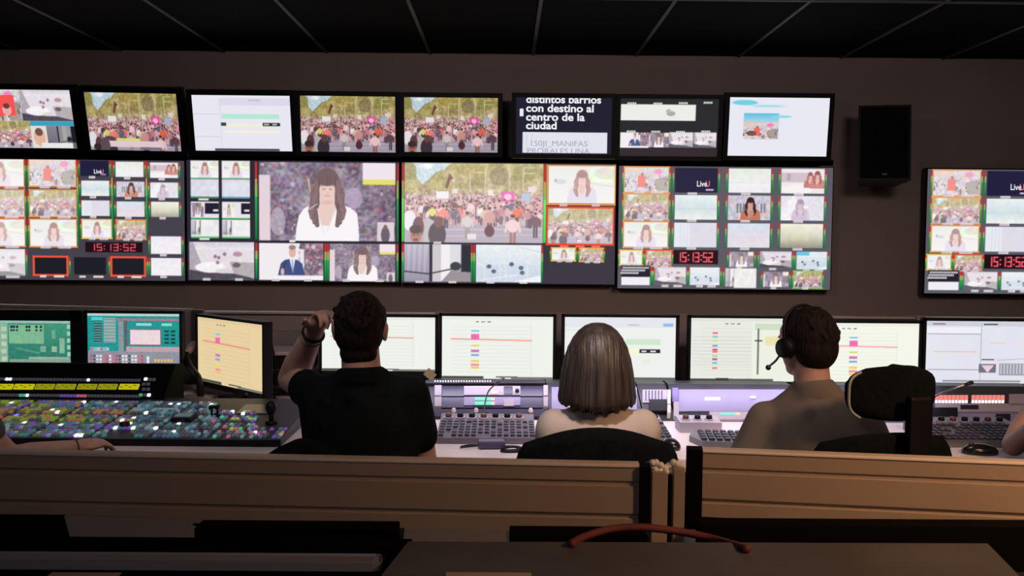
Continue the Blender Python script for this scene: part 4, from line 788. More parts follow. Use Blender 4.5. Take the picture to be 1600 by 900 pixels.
b = B(); p0 = P(1452, 655, 3.9); p0.z = .77; tube(b, [p0, P(1453, 630, 3.9), P(1462, 619, 3.95), P(1485, 609, 4.0), P(1508, 601, 4.0)], .004); obj('stem', b, silver, t, True)
b = B(); cap(b, P(1508, 601, 4.0), P(1518, 598, 4.0), .007, .009); obj('microphone_head', b, dgrey, t, True)
b = B(); cyl(b, (p0.x, p0.y, .7505), (p0.x, p0.y, .78), .022, .012); obj('base', b, black, t, True)
# grey device behind the raised arm, monitor arm near the post
t = thing('document_tray', 'dark tray with pale top edge behind the raised forearm', 'tray', P(465, 575, 4.55))
c = P(452, 562, 4.57); b = B(); box(b, c, (.26, .16, .07), Euler((0, 0, .1)).to_matrix(), bev=.01); obj('body', b, black, t)
b = B(); box(b, c+Vector((0, -.01, .045)), (.28, .18, .018), Euler((0.05, 0, .1)).to_matrix(), bev=.006); obj('lid', b, mat('pale_grey_plastic', (.42, .37, .38), .5), t)
b = B(); bxx(b, c.x-.03, c.x+.03, c.y-.03, c.y+.03, .7505, c.z-.03); bxx(b, c.x-.1, c.x+.1, c.y-.08, c.y+.08, .7505, .762); obj('stand', b, black, t)
t = thing('monitor_arm', 'jointed black monitor arm between the turquoise monitor and the turned monitor', 'arm', P(310, 605, 4.3))
b = B(); c = P(310, 603, 4.35); bxx(b, c.x-.07, c.x+.07, c.y-.05, c.y+.05, .7505, .77, bev=.004); obj('base', b, mgrey, t)
b = B(); tube(b, [(c.x+.01, c.y, .765), (c.x, c.y, .85), P(296, 572, 4.45), P(290, 550, 4.52)], .016); obj('lower_arm', b, black, t, True)
b = B(); cap(b, P(290, 550, 4.52), P(302, 541, 4.56), .02, .024); cap(b, P(302, 541, 4.56), P(318, 560, 4.62), .02, .02); obj('joint', b, mat('rosy_grey_plastic', (.26, .2, .2), .4), t, True)
b = B(); tube(b, [P(424, 530, 4.4), P(430, 570, 4.4), P(431, 605, 4.4), P(425, 640, 4.35)], .004); 
for v in b.verts: v.co.z = max(v.co.z, .7545)
solo('cable', b, black, 'thin black cable hanging beside the turned monitor', 'cable', smooth=True)
# ------------------------------------------------------------------ near desk row: slatted panels, post, boxes
lam = mat('beige_slat_laminate', (.42, .33, .27), .5, var=.05, scale=4)
nd = thing('near_desk', 'dark desk across the foreground under the slatted panels', 'desk', (0, 2.0, 0))
b = B(); bxx(b, -2.2, 2.4, 1.5, 2.52, .70, .73, bev=.005); obj('desktop', b, mat('dark_laminate', (.035, .032, .036), .5, var=.1), nd)
for x in (-2.1, -.6, .9, 2.3):
    b = B(); bxx(b, x-.03, x+.03, 1.6, 2.45, 0, .698); obj('leg', b, black, nd)
def slat(label, A, Bq, ys, H):
    """ys: picture rows of grooves turned into heights below the top"""
    t = thing('slatted_panel', label, 'panel', (0, 0, 0)); A = Vector(A); Bq = Vector(Bq); d = (Bq-A); L = d.length; d.normalize(); n = Vector((0, 0, 1)).cross(d).normalized()*-1
    if n.y > 0: n = -n
    up_ = Vector((0, 0, 1)); prof = [(0, 0)]
    def q(off, z): return A+n*off+up_*z
    z1, z2 = ys
    pts = [(-.03, -.006), (.0, -.006), (.0, z1+.009), (-.005, z1+.003), (-.005, z1-.003), (.002, z1-.005), (.002, z2+.009), (-.005, z2+.003), (-.005, z2-.003), (.002, z2-.005), (.002, H), (-.03, H)]
    b = B(); prism(b, [q(o_, z_) for o_, z_ in pts], d*L); obj('slat_board', b, lam, t)
    b = B(); prism(b, [q(*p) for p in ((-.036, -.006), (.003, -.006), (.003, -.003), (-.002, .001), (-.034, .001))], d*L); obj('top_rail', b, mat('pale_top_rail', (.80, .70, .68), .5), t)
    b = B()
    for f in (.1, .5, .9): c = A+d*L*f; prism(b, [c+n*-.03+up_*H, c+n*-.01+up_*H, c+n*-.01+up_*(.7305-A.z), c+n*-.03+up_*(.7305-A.z)], d*.05)
    obj('support_leg', b, black, t)
    return t, A, Bq, d, n, H
A = P(-70, 704.6, 2.345); Bq = P(999, 728, 2.25); Bq.z = A.z
t, A, Bq, d, n, H = slat('long brown slatted panel across the left and middle foreground', A, Bq, (-.048, -.126), -.165)
b = B(); prism(b, [Bq+n*.012+Vector((0, 0, -.002)), Bq+n*-.036+Vector((0, 0, -.002)), Bq+n*-.036+Vector((0, 0, -.135)), Bq+n*.012+Vector((0, 0, -.135))], d*.026); obj('end_cap', b, matte, t)
A = P(1098, 703, 2.42); Bq = P(1720, 726.5, 2.28); Bq.z = A.z
t, A, Bq, d, n, H = slat('orange lit slatted panel in the right foreground', A, Bq, (-.054, -.133), -.172)
b = B(); prism(b, [A+n*.012+Vector((0, 0, .002)), A+n*-.036+Vector((0, 0, .002)), A+n*-.036+Vector((0, 0, -.195)), A+n*.012+Vector((0, 0, -.195))], d*-.040); obj('end_cap', b, matte, t)
# post between the panels
t = thing('joining_post', 'beige post with a dark slot between the two slatted panels', 'post', P(1045, 830, 2.3))
def slabp(px0, px1, py0, Y0, Y1, z0=.7305):
    b = B(); bxx(b, P(px0, py0, Y0).x, P(px1, py0, Y0).x, Y0, Y1, z0, P((px0+px1)/2, py0, Y0).z, bev=.002); return b
obj('body', slabp(1019, 1044, 737, 2.28, 2.34), lam, t); obj('body', slabp(1053, 1071, 733, 2.275, 2.34), lam, t); obj('slot', slabp(1044, 1053, 737, 2.30, 2.33), black, t)
t = thing('bead_string', 'string of white beads lying on top of the post between the slatted panels', 'beads', P(1040, 735, 2.3)); rb2 = random.Random(3)
pearl = mat('white_bead', (.95, .94, .93), .35)
ztop = P(1045, 737, 2.28).z
ctrl = [(1013, 727), (1019, 723), (1026, 722), (1033, 726), (1039, 731), (1046, 727), (1052, 722), (1058, 724), (1064, 728), (1066, 735), (1058, 738), (1049, 737), (1040, 738), (1032, 735), (1024, 734), (1020, 729)]
b = B(); tube(b, [P(x, y, 2.30) for x, y in ctrl], .003, n=4); obj('cord', b, pearl, t, True)
for x, y in ctrl:
    b = B(); sph(b, P(x+rb2.uniform(-1, 1), y+rb2.uniform(-1, 1), 2.295+rb2.uniform(-.01, .01)), .0085, seg=12, rings=8); obj('bead', b, pearl, t, True)
# black boxes put in to keep the gaps under the panels dark
def nearbox(label, px0, px1, pyt, Y0=2.135, Y1=2.2):
    t = thing('gap_box', label, 'box', (P((px0+px1)/2, 860, Y0).x, (Y0+Y1)/2, .7305), 'black boxes under the slatted panels')
    b = B(); zt_ = P((px0+px1)/2, pyt, Y0).z; bxx(b, P(px0, pyt, Y0).x, P(px1, pyt, Y0).x, Y0, Y1, .7305, zt_, bev=.003); obj('body', b, matte, t)
    b = B(); bxx(b, P(px0, pyt, Y0).x+.02, P(px0, pyt, Y0).x+.05, Y0-.004, Y0, .75, .765); obj('latch', b, dgrey, t); return t
nearbox('black box under the slatted panel at the left edge', -80, 112, 816)
nearbox('black box under the slatted panel, left of the wide dark grey cabinet', 303, 620, 826)
nearbox('black box under the slatted panel, near the red cable', 796, 1012, 835)
nearbox('wide black box under the orange lit slatted panel', 1095, 1700, 822, 2.2, 2.26)
gb = mat('grey_sheet_metal', (.34, .31, .31), .7)
for label, pts in (('grey tapered plate between two black boxes, left foreground', ((100, 806), (298, 812), (306, 851), (127, 851))), ('grey plate under the middle of the long slatted panel', ((632, 826), (790, 828), (796, 850), (625, 850)))):
    b = B(); q = [P(x, y, 2.114) for x, y in pts]; q[2].z = q[3].z = .7305; prism(b, q, (0, .012, 0)); solo('mounting_plate', b, gb, label, 'plate')
b = B(); bxx(b, P(-80, 850, 2.05).x, P(640, 850, 2.05).x, 2.05, 2.11, .7305, P(200, 852, 2.05).z, bev=.003); solo('cable_duct', b, matte, 'black duct on the near desk in front of the black boxes at left', 'duct')
t = thing('equipment_cabinet', 'low black cabinet with a rounded grey ledge, bottom left', 'cabinet', (-.7, 1.8, .7305))
x0 = P(-80, 880, 1.93).x; x1 = P(598, 880, 1.93).x
b = B(); bxx(b, x0, x1, 1.58, 1.93, .7305, .833, bev=.004); obj('body', b, matte, t)
b = B(); bxx(b, x0, x1, 1.885, 1.945, .8335, P(300, 868, 1.93).z, bev=.016); obj('ledge', b, mat('blue_grey_ledge', (.30, .31, .36), .45, .1), t, False)
t = thing('equipment_cabinet', 'wide dark grey cabinet with tapered top, bottom right foreground', 'cabinet', (.4, 1.8, .7305))
b = B(); zt2 = .875
top = [PZ(638, 846, zt2), PZ(1543, 849, zt2), PZ(1598, 905, zt2), PZ(596, 899, zt2)]
prism(b, top, (0, 0, -.02)); obj('top', b, mat('dark_grey_top', (.12, .112, .125), .6, var=.15, scale=5), t)
b = B(); xa = top[3].x+.04; bxx(b, xa, top[2].x-.04, top[2].y+.005, top[0].y-.03, .7305, .8549); obj('body', b, matte, t)
for lb, x0_, x1_, z_ in (('pale sheet edge on the low black cabinet, bottom left', 82, 190, .8335), ('pale sheet edge on the wide dark grey cabinet, bottom centre', 697, 830, .8755)):
    b = B(); a_ = PZ(x0_, 895.5, z_); c_ = PZ(x1_, 896, z_); bxx(b, a_.x, c_.x, a_.y-.12, a_.y, z_, z_+.002); solo('paper_sheet', b, mat('pale_paper', (.62, .48, .40), .8), lb, 'paper')
b = B(); tube(b, [PZ(893, 850, .884), P(915, 838, 2.02), P(960, 826, 2.06), P(1015, 825, 2.06), P(1075, 833, 2.06), P(1125, 845, 2.02), PZ(1168, 858, .884)], .0085)
solo('cable', b, mat('red_rubber', (.20, .045, .055), .7), 'thick red cable arching behind the dark grey cabinet', 'cable', smooth=True)

# ------------------------------------------------------------------ office chairs
def shell(w_, h, arch, curve, thick, topcut=.35, lean=0):
    b = B(); nu, nv = 16, 12; G = []
    for j in range(nv+1):
        v = j/nv; r = []
        for i in range(nu+1):
            u = i/nu*2-1; hw = w_/2*(1-topcut*abs(2*v-1)**4)
            r.append(b.verts.new((hw*u, curve*u*u-lean*v, h*v-arch*u*u*v**3+arch*.5*u*u*(1-v)**3)))
        G.append(r)
    fs = [b.faces.new((G[j][i], G[j][i+1], G[j+1][i+1], G[j+1][i])) for j in range(nv) for i in range(nu)]
    bmesh.ops.recalc_face_normals(b, faces=b.faces); bmesh.ops.solidify(b, geom=b.faces[:], thickness=thick); return b
def chair(label, x, y, rot, top, seat=.46, bw=.46, bh=.5, headrest=None, bottom_off=0.0, tcut=.35, arch=.06):
    t = thing('office_chair', label, 'chair', (0, 0, 0), 'office chairs at the control desk')
    b = B(); sph(b, (0, 0, seat-.04), (.24, .23, .05), seg=28)
    for v in b.verts:
        s = max(abs(v.co.x)/.24, abs(v.co.y)/.23); r = math.hypot(v.co.x/.24, v.co.y/.23)
        if r > .01: v.co.x *= 1+.18*(r/s-1)*2; v.co.y *= 1+.18*(r/s-1)*2
    obj('seat', b, cloth_black, t, True)
    b = shell(bw, bh, arch, .05, .03, tcut, .03); bmesh.ops.translate(b, verts=b.verts, vec=(0, -.25, top-bh)); obj('backrest', b, cloth_black, t, True)
    b = B(); tube(b, [(0, -.05, seat-.10), (0, -.27, seat-.08), (0, -.31, seat+.08), (0, -.305, top-bh+.2)], .02); obj('back_support', b, black, t, True)
    for s in (-1, 1):
        b = B(); tube(b, [(s*.2, -.02, seat-.09), (s*.28, -.02, seat-.04), (s*.285, -.02, seat+.12)], .014); box(b, (s*.285, .0, seat+.135), (.07, .22, .028), bev=.01); obj('armrest', b, black, t)
    b = B(); cyl(b, (0, 0, .10), (0, 0, seat-.08), .028, .024); box(b, (0, 0, seat-.095), (.2, .22, .03), bev=.006); obj('gas_cylinder', b, dgrey, t, False)
    b = B()
    for k in range(5):
        a = k*2*PI/5+.3; c, s = math.cos(a), math.sin(a); tube(b, [(0, 0, .11), (c*.15, s*.15, .10), (c*.29, s*.29, .075)], (.024, .014))
    obj('star_base', b, black, t, True)
    for k in range(5):
        a = k*2*PI/5+.3; c, s = math.cos(a), math.sin(a); b = B(); 
        for q in (-.012, .012): cyl(b, (c*.29-s*q-s*.008*(1 if q > 0 else -1), s*.29+c*q+c*.008*(1 if q > 0 else -1), .028), (c*.29-s*q, s*.29+c*q, .028), .028)
        cyl(b, (c*.29, s*.29, .028), (c*.29, s*.29, .08), .008); obj('caster', b, black, t)
    if headrest:
        hz, hw, hh, hx = headrest
        b = shell(hw, hh, .012, .04, .035, .42, .0); bmesh.ops.translate(b, verts=b.verts, vec=(hx, -.27, hz-hh)); hr = obj('headrest', b, cloth_black, t, True)
        b = B(); nv = 12; pts = []
        for j in range(nv+1):
            v = .06+.88*j/nv; w2 = hw/2*(1-.42*abs(2*v-1)**4)+.002; pts.append((hx-w2, -.27+.04-.018, hz-hh+hh*v-.012*v**3))
        tube(b, pts, .0042, n=3); obj('piping', b, mat('pale_piping', (.42, .46, .44), .5), hr, True)
        b = B(); box(b, (hx+.03, -.315, (top+hz-hh)/2+.0), (.075, .03, hz-hh-top+.16), bev=.01); obj('headrest_post', b, black, t)
    t.location = (x, y, 0); t.rotation_euler = (0, 0, rot); return t
chair('low black office chair behind the man in black, only its curved top edge shows', -.60, 2.98, math.radians(6), 1.5-(687-370)/1500*2.74, bw=.40, arch=.07, seat=.45)
chair('black mesh office chair behind the long haired person', .275, 3.03, 0, 1.5-(671-373)/1500*2.78, seat=.40, bw=.50, arch=.05, tcut=.13)
chair('black office chair with a large rounded headrest, right of the headset wearer', 1.05, 2.99, math.radians(14), .945, seat=.42, bw=.51, headrest=(1.5-(573-378)/1500*2.73, .300, .162, .022), tcut=.2, arch=.02)
chair('office chair left of the picture edge under the person reaching the switcher', -1.83, 2.90, 0, .92)
chair('office chair past the right picture edge under the leaning person', 1.86, 2.86, 0, .92)
# ------------------------------------------------------------------ people
skin = mat('skin', (.50, .30, .25), .55, var=.08, scale=25)
class Acc:
    """collects closed shapes quickly before they are merged into one skin"""
    def __init__(s): s.v = []; s.f = []; s.n = 0
    def add(s, V, F): s.v.append(V); s.f += [tuple(q+s.n for q in f) for f in F]; s.n += len(V)
def _usphere(seg=16, rings=10):
    V = [(0, 0, 1)]+[(math.sin(PI*j/rings)*math.cos(2*PI*i/seg), math.sin(PI*j/rings)*math.sin(2*PI*i/seg), math.cos(PI*j/rings)) for j in range(1, rings) for i in range(seg)]+[(0, 0, -1)]
    F = [(0, 1+i, 1+(i+1) % seg) for i in range(seg)]
    for j in range(rings-2): F += [(1+j*seg+i, 1+(j+1)*seg+i, 1+(j+1)*seg+(i+1) % seg, 1+j*seg+(i+1) % seg) for i in range(seg)]
    l = len(V)-1; F += [(l, l-seg+(i+1) % seg, l-seg+i) for i in range(seg)]; return np.array(V), F
US = _usphere(28, 18); USs = _usphere(14, 9)
_bsph, _bcyl = sph, cyl
def sph(bm, c, r, R=None, seg=20, rings=12):
    if not isinstance(bm, Acc): return _bsph(bm, c, r, R, seg, rings)
    if not hasattr(r, '__len__'): r = (r, r, r)
    V, F = US if max(r) > .03 else USs
    V = V*np.array(r)
    if R is not None: V = V @ np.array(R).T
    bm.add(V+np.array(c), F)
def cyl(bm, p0, p1, ra, rb=None, seg=16):
    if not isinstance(bm, Acc): return _bcyl(bm, p0, p1, ra, rb, seg)
    p0 = Vector(p0); p1 = Vector(p1); rb = ra if rb is None else rb; d = p1-p0
    if d.length < 1e-6: return
    R = np.array(d.to_track_quat('Z', 'Y').to_matrix()); n = 20; V = [(math.cos(2*PI*i/n)*r, math.sin(2*PI*i/n)*r, z) for r, z in ((ra, 0), (rb, d.length)) for i in range(n)]
    F = [(i, (i+1) % n, n+(i+1) % n, n+i) for i in range(n)]+[tuple(range(n))[::-1], tuple(range(n, 2*n))]
    bm.add(np.array(V) @ R.T+np.array(p0), F)
def grow(name, build, voxel, m, parent, smooth=4, label=None):
    b = Acc(); build(b); me = D.meshes.new('t'); me.from_pydata(np.concatenate(b.v).tolist(), [], b.f); me.update(); o = D.objects.new('t', me); COL.objects.link(o)
    r = o.modifiers.new('r', 'REMESH'); r.mode = 'VOXEL'; r.voxel_size = voxel; r.use_smooth_shade = True
    s = o.modifiers.new('s', 'SMOOTH'); s.factor = .5; s.iterations = smooth
    bpy.context.view_layer.update(); me2 = D.meshes.new_from_object(o.evaluated_get(bpy.context.evaluated_depsgraph_get())); D.objects.remove(o)
    bm = B(); bm.from_mesh(me2); D.meshes.remove(me2); return obj(name, bm, m, parent, True, label)
def hand(b, w0, dirv, nrm, side, curl=.35, spread=.03, s=1.0):
    """w0 wrist, dirv along the hand, nrm out of the back of the hand, side = +1 thumb on dir x nrm side"""
    dirv = Vector(dirv).normalized(); nrm = Vector(nrm); nrm = (nrm-dirv*nrm.dot(dirv)).normalized(); ac = dirv.cross(nrm)*side
    R = Matrix((ac, dirv, nrm)).transposed()
    sph(b, w0+dirv*.048*s, (.041*s, .056*s, .015*s), R); sph(b, w0+dirv*.075*s, (.040*s, .026*s, .013*s), R); cap(b, w0, w0+dirv*.04*s, .026*s, .024*s); sph(b, w0+dirv*.035*s+ac*.022*s-nrm*.006, (.018*s, .032*s, .016*s), R)
    for k, (off, ln) in enumerate(((.030, .070), (.010, .078), (-.011, .072), (-.031, .056))):
        p = w0+dirv*(.088-.004*abs(k-1))*s+ac*off*s; a = curl*.5; l = [ln*.45, ln*.32, ln*.26]; r = .0088
        for q in range(3):
            a += curl*(.75 if q else .4); d = (dirv*math.cos(a)-nrm*math.sin(a)+ac*(off*spread*10)).normalized(); e = p+d*l[q]*s; cap(b, p, e, r*s, (r-.0008)*s); p = e; r -= .0008
    p = w0+dirv*.022*s+ac*.026*s; d = (dirv*.62+ac*.72-nrm*.25).normalized(); e = p+d*.042*s; cap(b, p, e, .0135*s, .011*s); d2 = (dirv*.9+ac*.3-nrm*.35).normalized(); cap(b, e, e+d2*.034*s, .011*s, .0085*s)
def headR(yaw_d, pit_d=0, rol_d=0): return Euler((math.radians(pit_d), math.radians(rol_d), math.radians(yaw_d)), 'ZXY' if False else 'XYZ').to_matrix()
def head(b, c, R, k=1.0):
    T = lambda x, y, z: c+R @ (Vector((x, y, z))*k)
    sph(b, T(0, -.008, .012), (.076*k, .095*k, .098*k), R); sph(b, T(0, .018, -.035), (.064*k, .074*k, .082*k), R); sph(b, T(0, .045, -.085), (.040*k, .040*k, .028*k), R)
    sph(b, T(0, .055, .035), (.060*k, .034*k, .045*k), R); cap(b, T(0, .092, .012), T(0, .110, -.028), .009*k, .013*k); sph(b, T(0, .100, -.032), (.017*k, .013*k, .010*k), R)
    for s in (-1, 1):
        sph(b, T(s*.030, .080, .020), (.022*k, .012*k, .008*k), R); sph(b, T(s*.036, .070, -.025), (.022*k, .018*k, .022*k), R)
        sph(b, T(s*.080, -.004, -.010), (.010*k, .020*k, .032*k), R); sph(b, T(s*.086, -.012, -.002), (.006*k, .014*k, .022*k), R); sph(b, T(s*.080, .004, -.034), (.008*k, .010*k, .012*k), R)
    sph(b, T(0, .090, -.056), (.024*k, .010*k, .005*k), R); sph(b, T(0, .089, -.066), (.020*k, .010*k, .006*k), R)
def eyes(parent, c, R, k=1.0):
    for s in (-1, 1):
        b = B(); sph(b, c+R @ (Vector((s*.031, .079, .004))*k), .0125*k, seg=12, rings=8); obj('eye', b, mat('eye_white', (.6, .58, .56), .3), parent, True)
def short_hair(b, c, R, k, seed, nape=-.075, tuft=1.0, lift=.0):
    T = lambda x, y, z: c+R @ (Vector((x, y, z))*k); r = random.Random(seed)
    sph(b, T(0, -.018, .026+lift), (.083*k, .094*k, .098*k), R); sph(b, T(0, -.040, -.015), (.078*k, .066*k, .078*k), R); sph(b, T(0, -.050, nape+.022), (.060*k, .040*k, .046*k), R); sph(b, T(0, .02, .070+lift), (.066*k, .062*k, .045*k), R)
    for s in (-1, 1): sph(b, T(s*.073, .0, .030), (.012*k, .038*k, .042*k), R); sph(b, T(s*.074, .014, -.006), (.006*k, .010*k, .026*k), R)
    for q in range(int(260*tuft)):
        a = r.uniform(0, 2*PI); e = r.uniform(-.15, 1.45); d = Vector((math.cos(a)*math.cos(e), math.sin(a)*math.cos(e)-.15, math.sin(e)))
        if d.y > .5 and d.z < .5: continue
        p = Vector((0, -.018, .026+lift))+Vector((d.x*.080, d.y*.090, d.z*.096)); tn = Vector((r.uniform(-.4, .4), -.7, -.9)); tn = (tn-d*tn.dot(d)).normalized(); tip = p+tn*r.uniform(.02, .04)+d*r.uniform(-.003, .001); p = p*.98
        cap(b, T(*p), T(*tip), .0042*k, .0025*k)
def person(label, J, hz=.52, sw_=1.0, shirtm=None, sleeve=.6, sleeve_rr=None, sleeve_r=.062, hair=None, hy=0, hp=0, hr=0, hk=1.0, arm_r=1.0, trouser=None, cat='person', wide=1.0, hands=None, long_sleeve=False, bulk=1.0):
    """J: head, nb (neck base), ls, rs, le, re, lw, rw ; hips and legs follow"""
    t = thing('person', label, 'person', (J['hip'].x, J['hip'].y, .0)); R = headR(hy, hp, hr)
    H = J['hip']; H = Vector((H.x, H.y, hz)); nb = J['nb']; ls, rs = J['ls'], J['rs']; ch = nb.lerp(H, .36); wa = nb.lerp(H, .70)
    ax = (rs-ls); ax.z = 0; ax.normalize(); fw = Vector((0, 0, 1)).cross(ax); RB = Matrix((ax, fw, Vector((0, 0, 1)))).transposed()
    hw = (rs-ls).length/2
    def torso(b, g, top=True):
        if g: sph(b, (ls+rs)/2+Vector((0, 0, -.10))-fw*.01, (hw+.03, .10*bulk+g*.6, .11), RB, 28, 18)
        sph(b, ch+fw*.0, ((hw*.90+g)*wide, .108*bulk+g, .165+g), RB, 28, 18); sph(b, wa, (.142*wide*bulk+g, .105*bulk+g, .15+g), RB, 28, 18); sph(b, H+Vector((0, 0, .03)), (.165*bulk+g, .125*bulk+g, .11+g), RB)
        cap(b, ls+Vector((0, 0, -.012)), rs+Vector((0, 0, -.012)), .050+g, .050+g); sph(b, (ls+rs)/2+Vector((0, 0, -.05))-fw*.015, (hw*.92, .085*bulk+g, .085), RB)
        for s_ in (ls, rs): cap(b, nb+Vector((0, 0, -.015)), nb.lerp(s_, .75)+Vector((0, 0, -.012)), .048+g, .036+g)
    legs = []
    for s, f in ((-1, J.get('lf', 1)), (1, J.get('rf', 1))):
        hp_ = H+ax*s*.095; kn = hp_+fw*.40+ax*s*.04+Vector((0, 0, .0)); kn.z = max(hz, .47); an = kn+fw*-.05*f; an.z = .085; legs.append((hp_, kn, an))
    def arm(b, s_, e, w_, g=0):
        cap(b, s_, e, .046*arm_r+g, .039*arm_r+g); m_ = e.lerp(w_, .3); cap(b, e, m_, .040*arm_r+g, .043*arm_r+g); cap(b, m_, w_, .043*arm_r+g, .027*arm_r+g)
    hc = J['head']
    def body(b):
        head(b, hc, R, hk); cap(b, nb+Vector((0, 0, -.04)), hc+R @ Vector((0, -.012, -.05)), .056*arm_r, .052*arm_r); torso(b, 0)
        arm(b, ls, J['le'], J['lw']); arm(b, rs, J['re'], J['rw'])
        for hp_, kn, an in legs: cap(b, hp_, kn, .078, .056); cap(b, kn, kn.lerp(an, .35), .054, .055); cap(b, kn.lerp(an, .35), an, .055, .036); cap(b, an, an+fw*.12+Vector((0, 0, -.045)), .036, .03)
        for k, (w_, dv, nv, sd, cu) in (hands or {}).items(): hand(b, w_, dv, nv, sd, cu)
    bd = grow('body', body, .005, skin, t, 3)
    eyes(t, hc, R, hk)
    def shirt(b):
        g = .012; torso(b, g)
        for s_, q in ((ls, -1), (rs, 1)):
            for f_ in (.05, .22, .40): cap(b, s_.lerp(nb, f_)+Vector((0, 0, -.035)), wa+ax*q*(.085-f_*.1)-fw*.02+Vector((0, 0, -.02)), .062, .075)
        for s_, e, w_ in ((ls, J['le'], J['lw']), (rs, J['re'], J['rw'])):
            if long_sleeve: cap(b, s_, e, .058, .053); cap(b, e, w_.lerp(e, .12), .053, .037)
            else:
                e2 = s_.lerp(e, sleeve if s_ is ls or sleeve_rr is None else sleeve_rr); cap(b, s_, e2, .060, sleeve_r); fd = (e-s_).normalized()
                r_ = random.Random(int(s_.x*1000))
                for q in range(7): a = q*.9; o_ = Vector((math.cos(a)*.022, math.sin(a)*.022, r_.uniform(-.01, .01))); cap(b, s_.lerp(e, .2)+o_, e2+o_*1.3, .02, .034)
        r_ = random.Random(int(nb.x*999))
        for q in range(16):   # folds
            a = r_.uniform(-1, 1); z0 = r_.uniform(.1, .8); p = nb.lerp(H, z0)-fw*(.098*bulk)*math.cos(a*1.2)+ax*a*hw*.85*wide; p2 = p+ax*r_.uniform(-.14, .14)+Vector((0, 0, -r_.uniform(.03, .10)))
            cap(b, p, p2, .013, .010)
        cyl(b, nb+Vector((0, 0, -.03)), nb+(hc-nb).normalized()*.022, .072*arm_r, .064*arm_r, 24)
    grow('shirt', shirt, .007, shirtm, t, 26)
    def pants(b):
        sph(b, H+Vector((0, 0, .0)), (.18*bulk, .14*bulk, .11), RB)
        for hp_, kn, an in legs: cap(b, hp_, kn, .092, .068); cap(b, kn, an, .066, .055)
    grow('trousers', pants, .010, trouser or mat('dark_denim', (.02, .022, .035), .9, var=.2), t, 3)
    for hp_, kn, an in legs:
        b = B(); A_ = an+fw*.04; box(b, (A_.x, A_.y, .012), (.085, .27, .024), RB, bev=.008); sph(b, Vector((A_.x, A_.y, .045))+fw*.03, (.042, .115, .04), RB); sph(b, Vector((an.x, an.y, .075)), (.042, .055, .05), RB); obj('shoe', b, black, t, True)
    if hair: hair(t, hc, R, hk)
    return t
hairm = mat('dark_hair', (.016, .011, .012), .8, var=.5, spec=.15, scale=110, bump=.6, stretch=(1, 1, .18))
hairb = mat('brown_long_hair', (.050, .038, .034), .42, var=.55, scale=55, bump=.5, stretch=(1, 1, .05))
YP = 3.02
def J_(head_, nb, ls, rs, le, re, lw, rw, hip): return dict(head=head_, nb=nb, ls=ls, rs=rs, le=le, re=re, lw=lw, rw=rw, hip=hip)
# the man in black, left hand to his head
blk = mat('black_cotton', (.0065, .009, .011), .9, spec=.08, var=.3, scale=12, bump=.4)
J = J_(P(563, 512, YP+.02), P(566, 584, YP-.01), P(493, 614, YP), P(643, 616, YP), P(455, 592, 3.28), P(662, 724, 3.10), P(492, 516, 3.10), P(600, 735, 3.30), Vector((-.455, 2.98, .5)))
ho = {'l': (J['lw'], P(507, 490, 3.05)-J['lw'], Vector((-.5, .75, .25)), 1, .95), 'r': (J['rw'], Vector((-.6, .8, .0)), Vector((0, 0, 1)), -1, .4)}
J['rw'].z = .80
man1 = person('person in a black t-shirt seen from behind, one bare arm raised to the head', J, .53, shirtm=blk, sleeve=.32, sleeve_rr=.58, sleeve_r=.064, arm_r=1.14, bulk=1.12, wide=1.05, hk=.98, hands=ho, hy=2,
    hair=lambda t, c, R, k: grow('hair', lambda b: (short_hair(b, c, R, k, 4, nape=-.098, tuft=.45, lift=-.002), [cap(b, c+Vector(p), c+Vector(q), .016, .010) for p, q in (((-.03, -.02, .09), (-.052, -.02, .093)), ((0, -.02, .095), (.012, -.02, .107)), ((.03, -.02, .09), (.043, -.02, .092)), ((-.06, -.01, .055), (-.078, -.01, .058)))]), .004, hairm, t, 2))
# band on the raised wrist
b = B(); w_ = J['lw'].lerp(J['le'], .06); dv = (J['lw']-J['le']).normalized(); a1 = dv.cross(Vector((0, 0, 1))).normalized(); a2 = dv.cross(a1)
tube(b, [w_+a1*.034*math.cos(k*PI/8)+a2*.034*math.sin(k*PI/8) for k in range(17)], .0055, n=2); obj('wristband', b, black, man1, True)
b = B(); w2 = w_-dv*.025; tube(b, [w2+a1*.036*math.cos(k*PI/8)+a2*.036*math.sin(k*PI/8) for k in range(17)], .002, n=2); obj('bracelet', b, mat('green_brown_cord', (.12, .13, .05), .6), man1, True)
